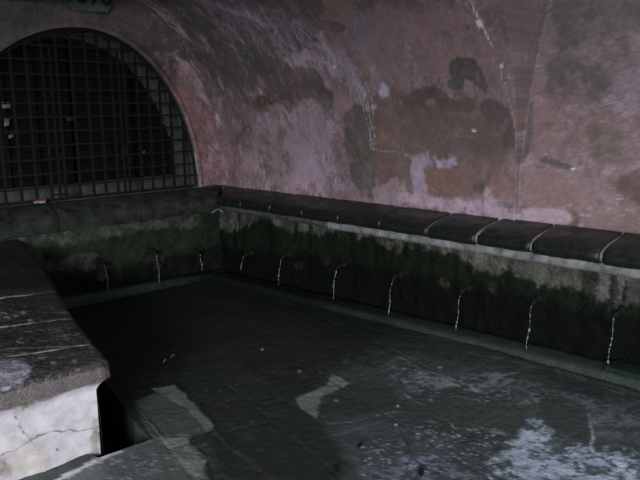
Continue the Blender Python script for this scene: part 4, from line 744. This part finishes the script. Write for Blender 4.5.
rgb *= 1 + .55 * fbm(u * 1.3, v, 10, 5, 66, .7)[:, None] + .4 * fbm(u, v, 30, 4, 67, .7)[:, None]
bul2 = .022 * fbm(u, v, 5, 5, 68) + .008 * fbm(u, v, 20, 3, 69)
P3 = np.stack([Xv, -bul2.reshape(Xv.shape) + .004, Zv], -1)
grid('wall_face', P3, rgb.reshape(P3.shape), M['wetstone'], sbb)
# coping stones: worn profile swept between the joints
M['copback'] = mat('mossy_grey_coping', (.040, .046, .038), rough=.8, var=.75, nscale=9, bump=.6, bdist=.012, spec=.2)
PROFB = [(.02, .70), (-.004, .705), (-.010, .735), (-.016, .765), (-.012, .80), (.000, .835), (.04, .875), (.10, .912), (.17, .940), (.235, .955), (.235, .80), (.02, .80)]
PROF = [(.02, .762), (-.02, .768), (-.043, .785), (-.052, .812), (-.045, .842), (-.020, .868), (.03, .890), (.10, .908), (.19, .925), (.29, .943), (.29, .80), (.02, .80)]
def coping(a, b, back=False, seed=0, mit0=False, gap=1.):
    PROF = PROFB if back else globals()['PROF']
    bm = bmesh.new(); n = max(6, int(abs(b - a) / .022)); rings = []
    r = random.Random(seed); dz = r.uniform(-.005, .005) * gap; dx = r.uniform(-.005, .005) * gap
    prof = []
    for i in range(len(PROF)):
        p, q = PROF[i], PROF[(i + 1) % len(PROF)]; k = 3 if i < 9 else 1
        for j in range(k): prof.append((p[0] + (q[0] - p[0]) * j / k, p[1] + (q[1] - p[1]) * j / k, i < 9))
    for i in range(n + 1):
        s_ = a + (b - a) * i / n; e = min(i, n - i); rd = (.010 if e == 0 else (.003 if e == 1 else 0)) * gap
        ring = []
        ss = np.array([s_ + 3.1 * seed * 0] * len(prof)); pp = np.array([p[0] + p[1] for p in prof])
        nz_ = fbm(ss, pp, 9, 4, 70)
        for (p, q, worn), nn in zip(prof, nz_):
            w = (.012 * nn + dz) if worn else 0
            x_ = p + (rd + dx if worn else 0) - (w * .7 if p < .05 else 0); z_ = q + w - (rd if worn and p > -.03 else 0)
            if back:                                             # outer side runs along x; mitred at the corner
                sx = s_ + (max(x_, 0) if mit0 and i == 0 else 0)
                ring.append(bm.verts.new((min(sx, sx), x_, z_)))
            else:
                sy = s_ + (max(x_, 0) if mit0 and i == 0 else 0)
                ring.append(bm.verts.new((x_, sy, z_)))
        rings.append(ring)
    m_ = len(prof)
    for A, B in zip(rings, rings[1:]):
        for k in range(m_): bm.faces.new((A[k], A[(k + 1) % m_], B[(k + 1) % m_], B[k]))
    bm.faces.new(rings[0][::-1]); bm.faces.new(rings[-1])
    return from_bm('coping_stone', bm, M['copback' if back else 'coping'], sbb if back else sb, True)
JR = [-.03, -.44, -.92, -1.40, -1.88, -2.38, -2.87, -3.329, -3.786, -4.293, -4.80, -5.3, -5.8]
for i, (a, b) in enumerate(zip(JR, JR[1:])): g_ = 1. if a < -2.7 else .3; coping(a - .010 * g_ if i else a, b + .010 * g_, False, i + 1, i == 0, g_)
JB = [-.03, -.95, -1.8, -2.62]
for i, (a, b) in enumerate(zip(JB, JB[1:])): coping(a + .004 if i else a, b - .004, True, i + 31, i == 0, .15)
# mortar bed showing in the joints, and the pale fascia beneath
def bed(name, pts, a, b, back, mt):
    bm = bmesh.new(); n = int(abs(b - a) / .03); R = []
    for i in range(n + 1):
        s_ = a + (b - a) * i / n
        nn = fbm(np.array([s_] * len(pts)), np.array([p[0] * 3 + p[1] * 5 for p in pts]), 12, 3, 77) * .006
        R.append([bm.verts.new((s_, p[0] - e, p[1]) if back else (p[0] - e, s_, p[1])) for p, e in zip(pts, nn)])
    for A, B in zip(R, R[1:]):
        for k in range(len(pts)): bm.faces.new((A[k], A[(k + 1) % len(pts)], B[(k + 1) % len(pts)], B[k]))
    bm.faces.new(R[0]); bm.faces.new(R[-1][::-1])
    return from_bm(name, bm, mt, sbb if back else sb, True)
PM = [(.03, .775), (-.026, .79), (-.033, .815), (-.026, .842), (-.004, .858), (.035, .874), (.10, .892), (.19, .909), (.32, .928), (.32, .80)]
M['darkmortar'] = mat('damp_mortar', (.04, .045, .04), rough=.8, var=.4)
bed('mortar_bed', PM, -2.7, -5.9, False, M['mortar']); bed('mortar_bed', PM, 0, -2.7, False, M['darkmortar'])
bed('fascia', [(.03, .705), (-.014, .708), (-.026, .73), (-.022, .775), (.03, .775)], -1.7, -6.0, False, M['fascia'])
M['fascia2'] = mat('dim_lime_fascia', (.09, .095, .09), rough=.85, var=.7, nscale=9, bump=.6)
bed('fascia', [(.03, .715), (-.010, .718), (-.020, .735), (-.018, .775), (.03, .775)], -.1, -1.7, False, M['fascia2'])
# ledges at the foot of the walls
def ledge(name, mt, a, b, back, w, h0, h1, seed, near, far, t0, t1):
    n = int(abs(b - a) / .025); R = []
    prof = [(.02, -.40), (-w, -.40), (-w, 0), (-w + .003, .55), (-w + .012, .88), (-w + .035, 1.), (-w * .6, 1.0), (-w * .3, 1.), (.02, 1.)]
    for i in range(n + 1):
        s_ = a + (b - a) * i / n; h = h0 + (h1 - h0) * i / n
        nn = fbm(np.array([s_] * len(prof)), np.array([p[0] * 6 + p[1] for p in prof]), 7, 4, seed)
        ring = []
        for p, e in zip(prof, nn):
            zz_ = p[1] * h if p[1] >= 0 else p[1]
            x_ = p[0] + (e * .012 if p[0] < 0 else 0); zz_ += e * .006 if p[1] > 0 else 0
            ring.append((s_, x_, zz_) if back else (x_, s_, zz_))
        R.append(ring + [ring[0]])
    P = np.array(R); u = P[..., 0 if back else 1].ravel(); v = (P[..., 1 if back else 0] + P[..., 2]).ravel()
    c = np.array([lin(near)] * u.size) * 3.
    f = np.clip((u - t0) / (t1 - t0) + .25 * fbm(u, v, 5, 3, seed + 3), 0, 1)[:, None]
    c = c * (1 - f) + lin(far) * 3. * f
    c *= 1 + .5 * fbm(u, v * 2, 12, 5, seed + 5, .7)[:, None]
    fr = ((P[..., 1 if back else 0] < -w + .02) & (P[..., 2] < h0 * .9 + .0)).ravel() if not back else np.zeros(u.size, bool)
    c[fr] = lin((17, 22, 18)) * 2.  # front face darkened: shade painted into its colour along with the algae
    return grid(name, P, c.reshape(P.shape), mt, sbb if back else sb, flip=back)
M['wetledge'] = mat('wet_ledge', attr=True, rough=.5, var=.4, nscale=50, bump=.5, bdist=.01, spec=.35, bscale=40)
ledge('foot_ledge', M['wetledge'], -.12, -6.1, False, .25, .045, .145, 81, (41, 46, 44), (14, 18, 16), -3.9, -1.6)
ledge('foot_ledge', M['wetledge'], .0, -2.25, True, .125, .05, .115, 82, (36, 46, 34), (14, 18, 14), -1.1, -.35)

bm = bmesh.new()
for sg in (0, 1):
    pts = [(-.03, -.03, .735), (-.045, -.075, .722), (-.045, -.13, .705)] if sg else [(-.03, -.03, .735), (-.08, -.045, .722), (-.14, -.045, .700)]
    add_tube(bm, pts, [.014, .011, .006], 6)
from_bm('plaster_chip', bm, M['fascia'], sb, True)['label'] = 'pale broken plaster chip at the corner'
# the jets: rusty spouts with a thin thread of falling water
def spout(pos, back, zs0, zend, reach, label, seed):
    r = random.Random(seed)
    root = empty('water_spout', (0, 0, 0)); root.location = (0, pos, zs0) if not back else (pos, 0, zs0)
    d = (lambda o, s, h: (-o, s, h)) if not back else (lambda o, s, h: (s, -o, h))
    bm = bmesh.new(); add_tube(bm, [d(-.03, 0, .01), d(.04, 0, .012), d(.075, 0, .006), d(.10, 0, -.004), d(.104, 0, -.006)], [.017, .016, .015, .018, .013], 10)
    from_bm('pipe', bm, M['rust'], root, True)
    bm = bmesh.new(); add_tube(bm, [d(-.02, 0, .01), d(.012, 0, .01), d(.028, 0, .01), d(.036, 0, .01)], [.028, .027, .022, .015], 14)
    from_bm('collar', bm, M['rust'], root, True)
    bm = bmesh.new(); H_ = zs0 - zend; o0 = .10; s = 0.0; n = 44
    P_ = []
    for i in range(n + 1):
        t_ = i / n; P_.append(Vector(d(o0 + reach * t_ ** .55 , .005 * math.sin(9 * t_ + seed) + r.uniform(-.004, .004) * t_, -.006 - (H_ - .006) * t_ ** 1.25)))
    add_tube(bm, P_, [(.0006 + .0075 * r.random() ** 5 * (i > 4) + (.0035 if i > 24 and r.random() < .35 else 0)) for i in range(n + 1)], 6)
    from_bm('water_stream', bm, M['water'], root, True)
    tag(root, label, 'spout', 'water spouts along the basin walls')
RS = [(-.56, .30, .15, 'first'), (-1.16, .37, .10, 'second'), (-1.92, .385, .10, 'third'), (-2.58, .40, .10, 'fourth'), (-3.26, .41, .11, 'fifth'), (-3.86, .44, .11, 'sixth'), (-4.44, .47, .12, 'seventh')]
for i, (y, z0_, ze, w) in enumerate(RS):
    spout(y, False, z0_, ze, .06, 'dark water spout with a thin jet, ' + w + ' on the long parapet from the corner', i + 1)
for i, (x, z0_, ze, w) in enumerate([(-.36, .30, .11, 'nearest the corner'), (-.88, .38, .08, 'middle of the three'), (-1.44, .36, .06, 'farthest from the corner')]):
    spout(x, True, z0_, ze, .05, 'dark water spout on the back parapet below the grille, ' + w, i + 20)

# moss: one growing mass of small fronds on the side wall
rng = np.random.RandomState(5)
us, vsx, bl, dk = side_pts
cand = np.where(dk & (vsx > .42) & (vsx < .68) & (us < -.2) & (us > -5.4))[0]
pick = rng.choice(cand, 5200)
V, Fc = [], []
for k in pick:
    y0 = us[k] + rng.uniform(-.006, .006); z0_ = vsx[k] + rng.uniform(-.005, .005); x0 = -bl[k] + .002
    L_ = rng.uniform(.010, .028); w = rng.uniform(.002, .005); an = rng.uniform(-1.2, 1.2); o = rng.uniform(.3, .9)
    dy, dz_ = math.sin(an) * L_, math.cos(an) * L_ * .6 * (1 if rng.rand() < .5 else -1)
    b0 = len(V)
    V += [(x0, y0 - w, z0_), (x0, y0 + w, z0_), (x0 - L_ * o * .6, y0 + dy * .6 + w * .8, z0_ + dz_ * .6), (x0 - L_ * o * .6, y0 + dy * .6 - w * .8, z0_ + dz_ * .6), (x0 - L_ * o, y0 + dy, z0_ + dz_ - .003)]
    Fc += [(b0, b0 + 1, b0 + 2, b0 + 3), (b0 + 3, b0 + 2, b0 + 4)]
me = bpy.data.meshes.new('moss'); me.from_pydata(V, [], Fc)
tag(link('moss', me, M['moss']), 'green moss hanging in tufts on the long basin wall', 'moss', kind='stuff')

# teal mossy block standing on the ledge at the right
bm = bmesh.new(); rough_slab(bm, (-.215, -4.98, .09), (-.02, -4.43, .150), 3, .006, 9)
tag(from_bm('stone_block', bm, M['teal'], None, True), 'teal-green mossy stone block on the ledge at the far right', 'stone')

# ------------------------------------------------------------------ washing counter on the left
ct = empty('stone_counter', (-3.1, -1.5, 0)); OFF = Vector((-3.1, -1.5, 0))
tag(ct, 'white plastered washing counter topped with dark speckled stone slabs', 'counter')
def top_z(y): return float(np.interp(y, [-2.93, -2.26, -1.0, 0], [.505, .545, .61, .69]))
# joints run across the top, nearly square to the edge
JT = [(-2.95, -2.95), (-2.66, -2.28), (-2.20, -1.68), (-1.62, -1.05), (.02, .02)]  # y at the right edge, y at x=-4.3
def slab(j0, j1, seed):
    nu, nv = 230, 90
    U = np.linspace(0, 1, nu); W = np.linspace(0, 1, nv)
    g = .006
    X = np.zeros((nu, nv)); Y = np.zeros((nu, nv))
    for a in range(nv):
        for i in range(nu):
            ye = j0[0] + g + (j1[0] - j0[0] - 2 * g) * W[a]; yl = j0[1] + g + (j1[1] - j0[1] - 2 * g) * W[a]
            xe = float(counter_edge(ye)); X[i, a] = -4.3 + (xe + 4.3) * U[i]; Y[i, a] = yl + (ye - yl) * U[i]
    Zt = np.interp(Y, [-2.93, -2.26, -1.0, 0], [.505, .545, .61, .69])
    # distance to slab rim rounds it off: a full bullnose at the right and front rims
    dR = (1 - U)[:, None] * (counter_edge(Y) + 4.3); dF = np.abs(Y - Y[:, :1]) if seed == 0 else np.full_like(X, 9.)
    dJ = np.minimum(np.abs(Y - Y[:, :1]), np.abs(Y - Y[:, -1:]))
    rr = .045
    drop = lambda d: rr - np.sqrt(np.clip(rr * rr - (rr - np.minimum(d, rr)) ** 2, 0, None))
    nz_ = .010 * fbm(X.ravel(), Y.ravel(), 6, 5, 90).reshape(X.shape) + .004 * fbm(X.ravel(), Y.ravel(), 26, 3, 91).reshape(X.shape)
    Zt = Zt - drop(dR) - drop(dF) - .006 * np.exp(-dJ / .006) + nz_ + .003 * math.sin(seed * 5)
    # round the outer corner in plan
    if seed == 0:
        cxr, cyr, r0 = float(counter_edge(-2.95)) - .07, -2.95 + .07, .07
        ddx = X - cxr; ddy = cyr - Y; mk = (ddx > 0) & (ddy > 0); dd = np.maximum(ddx, ddy) / np.maximum(np.hypot(ddx, ddy), 1e-6)
        X = np.where(mk, cxr + ddx * dd, X); Y = np.where(mk, cyr - ddy * dd, Y)
    Zt[:, 0] -= 0; T = np.stack([X, Y, Zt], -1)
    # skirt: add lower rim rows all the way round
    pad = np.pad(T, ((1, 1), (1, 1), (0, 0)), mode='edge')
    th_ = .10
    zb = np.interp(pad[..., 1], [-2.93, 0], [.505, .69]) - th_
    for sl in ((0, slice(None)), (-1, slice(None)), (slice(None), 0), (slice(None), -1)): pad[sl + (2,)] = zb[sl]
    u = pad[..., 0].ravel(); v = pad[..., 1].ravel()
    rgb = np.empty((u.size, 3)); rgb[:] = lin((30, 31, 31)) * 2.2
    rgb *= 1 + .3 * fbm(u, v, 8, 4, 92)[:, None]
    rgb = paint(u, v, rgb, PAINT['top'], 2.2)
    sk = np.zeros(pad.shape[:2], bool); sk[0] = sk[-1] = True; sk[:, 0] = sk[:, -1] = True
    if seed == 0: sk[:, 1:3] = True; rgb[sk.ravel()] = lin((98, 90, 92)) * 1.9 * (1 + .3 * fbm(u[sk.ravel()], v[sk.ravel()], 30, 3, 93)[:, None])
    P_ = pad - np.array(OFF[:])
    grid('top_slab', P_, rgb.reshape(pad.shape), M['counter'], ct, flip=False)
for i in range(4): slab(JT[i], JT[i + 1], i)
# mortar lines
bm = bmesh.new()
for j in JT[1:-1]:
    pts = []
    for t_ in np.linspace(0, 1, 30):
        y = j[1] + (j[0] - j[1]) * t_; x = -4.3 + (float(counter_edge(j[0])) - .03 + 4.3) * t_
        pts.append((x - OFF.x, y - OFF.y, top_z(y) - .006))
    add_tube(bm, pts, [.0065 + .003 * math.sin(k * 2.1) for k in range(30)], 6)
from_bm('mortar_line', bm, M['mortar'], ct, True)
# plastered body: painted front, dark wet side, moulded cornice under the slab
nx_, nz2 = 150, 100
xb_ = np.linspace(-4.3, -2.905, nx_); zb_ = np.linspace(-.03, .425, nz2)
Xb, Zb = np.meshgrid(xb_, zb_, indexing='ij'); u = Xb.ravel(); v = Zb.ravel()
corn = .045 * np.clip((Zb - .335) / .07, 0, 1) ** 1.6
rgb = np.empty((u.size, 3)); rgb[:] = lin((172, 167, 173)) * 2.3
rgb *= 1 + .10 * fbm(u, v, 3, 5, 95)[:, None] + .08 * fbm(u, v, 14, 4, 96)[:, None]
rgb = paint(u, v, rgb, PAINT['front'], 2.2)
rgb *= 1 + .22 * fbm(u, v, 26, 4, 94, .7)[:, None] + .25 * fbm(u, v, 7, 5, 89, .65)[:, None]
Xb2 = Xb + corn * np.clip((Xb + 3.2) / .3, 0, 1)
P3 = np.stack([Xb2, -2.885 - corn - .006 * fbm(u, v, 5, 4, 97).reshape(Xb.shape), Zb], -1) - np.array(OFF[:])
grid('front_face', P3, rgb.reshape(P3.shape), M['white'], ct, flip=True)
ysd = np.linspace(-2.885, .0, 120); Yb, Zb = np.meshgrid(ysd, np.linspace(-.42, .60, 60), indexing='ij')
zmax = np.interp(Yb, [-2.93, 0], [.425, .61]); Zb = np.minimum(Zb, zmax)
edge = counter_edge(Yb) - .075
corn = .045 * np.clip((Zb - zmax + .09) / .07, 0, 1) ** 1.6
u = Yb.ravel(); v = Zb.ravel()
rgb = np.empty((u.size, 3)); rgb[:] = lin((30, 36, 30)) * 2.5; rgb *= 1 + .35 * fbm(u, v, 8, 4, 98)[:, None]
P3 = np.stack([edge + corn + .012 * fbm(u, v, 6, 4, 99).reshape(Yb.shape), Yb - corn * np.clip((-Yb - 2.8) / .08, 0, 1), Zb], -1) - np.array(OFF[:])
grid('side_face', P3, rgb.reshape(P3.shape), M['wetstone'], ct)
bm = bmesh.new()
prism(bm, [(-4.28, -2.86), (-2.95, -2.86), (-2.86, -2.3), (-2.6, -1.2), (-2.4, -.3), (-2.36, -.02), (-4.28, -.02)], -.42, .39)
bmesh.ops.translate(bm, verts=bm.verts[:], vec=-OFF); from_bm('core', bm, M['ledge'], ct)

# ------------------------------------------------------------------ small things lying about
def leaf(name, label, x, y, z, L_, W_, rot, mt, curl=.006):
    bm = bmesh.new(); rows = []
    for i in range(9):
        t_ = i / 8; w = W_ * math.sin(math.pi * min(1, t_ * .92 + .06)) ** .8
        rows.append([bm.verts.new((L_ * (t_ - .5), w * s_, curl * (1 - math.cos(t_ * 3)) + abs(s_) * curl)) for s_ in (-1, -.5, 0, .5, 1)])
    for A, B in zip(rows, rows[1:]):
        for k in range(4): bm.faces.new((A[k], A[k + 1], B[k + 1], B[k]))
    r_ = bmesh.ops.extrude_face_region(bm, geom=bm.faces[:]); bmesh.ops.translate(bm, vec=(0, 0, .0015), verts=[e for e in r_['geom'] if isinstance(e, bmesh.types.BMVert)])
    o = from_bm(name, bm, mt, None, True); o.location = (x, y, z); o.rotation_euler = (0, 0, rot)
    tag(o, label, 'leaf'); return o
leaf('fallen_leaf', 'dark wet leaf on the floor near the middle, topmost of three', -1.906, -3.871, .010, .055, .014, 0.3, M['leafdark'])
leaf('fallen_leaf', 'dark wet leaf on the floor at the bottom, leftmost of three', -2.175, -3.957, .010, .055, .014, 1.0, M['leafdark'])
leaf('fallen_leaf', 'dark wet leaf on the floor at the bottom, rightmost of three', -1.905, -4.283, .010, .055, .014, 0.6, M['leafdark'])
leaf('fallen_leaf', 'pale drifting leaf on the dark water floor, left of a smaller one', -1.960, -1.998, .008, .045, .009, 0.4, M['pebble'])
leaf('fallen_leaf', 'smaller pale leaf on the dark floor, right of its neighbour', -1.863, -1.951, .008, .045, .009, 0.1, M['pebble'])
bm = bmesh.new(); bmesh.ops.create_icosphere(bm, subdivisions=2, radius=0.009); bmesh.ops.scale(bm, vec=(1.3, 1, .7), verts=bm.verts[:])
o = from_bm('pebble', bm, M['pebble'], None, True); o.location = (-1.359, -3.680, .010); tag(o, 'pale round pebble lying above the other on the wet floor', 'pebble')
bm = bmesh.new(); bmesh.ops.create_icosphere(bm, subdivisions=2, radius=0.01); bmesh.ops.scale(bm, vec=(1.3, 1, .7), verts=bm.verts[:])
o = from_bm('pebble', bm, M['pebble'], None, True); o.location = (-1.566, -3.838, .010); tag(o, 'pale round pebble lying nearer the camera on the wet floor', 'pebble')


# ------------------------------------------------------------------ light: overcast sky and an added area lamp standing in for daylight
w = bpy.data.worlds.new('overcast_sky'); SC.world = w; w.use_nodes = True
bg = w.node_tree.nodes['Background']; bg.inputs['Color'].default_value = (.80, .92, 1.0, 1); bg.inputs['Strength'].default_value = WORLD
def area(name, loc, target, sx, sy, power, color):
    l = bpy.data.lights.new(name, 'AREA'); l.shape = 'RECTANGLE'; l.size = sx; l.size_y = sy; l.energy = power; l.color = color
    o = bpy.data.objects.new(name, l); COL.objects.link(o); o.location = loc
    o.rotation_euler = (Vector(target) - Vector(loc)).to_track_quat('-Z', 'Y').to_euler(); return o
for a in LIGHTS: area(*a)

# ------------------------------------------------------------------ camera
cam = bpy.data.cameras.new('camera'); co = bpy.data.objects.new('camera', cam); COL.objects.link(co)
cam.sensor_width = 36; cam.lens = 695 / 640 * 36; cam.clip_start = .05
R = Matrix(CAMR)
co.matrix_world = Matrix.Translation(CAMC) @ R.to_4x4()
SC.camera = co
vs_ = SC.view_settings; vs_.view_transform = 'Standard'; vs_.look = 'None'; vs_.exposure = EXPO; vs_.gamma = 1; vs_.use_curve_mapping = False
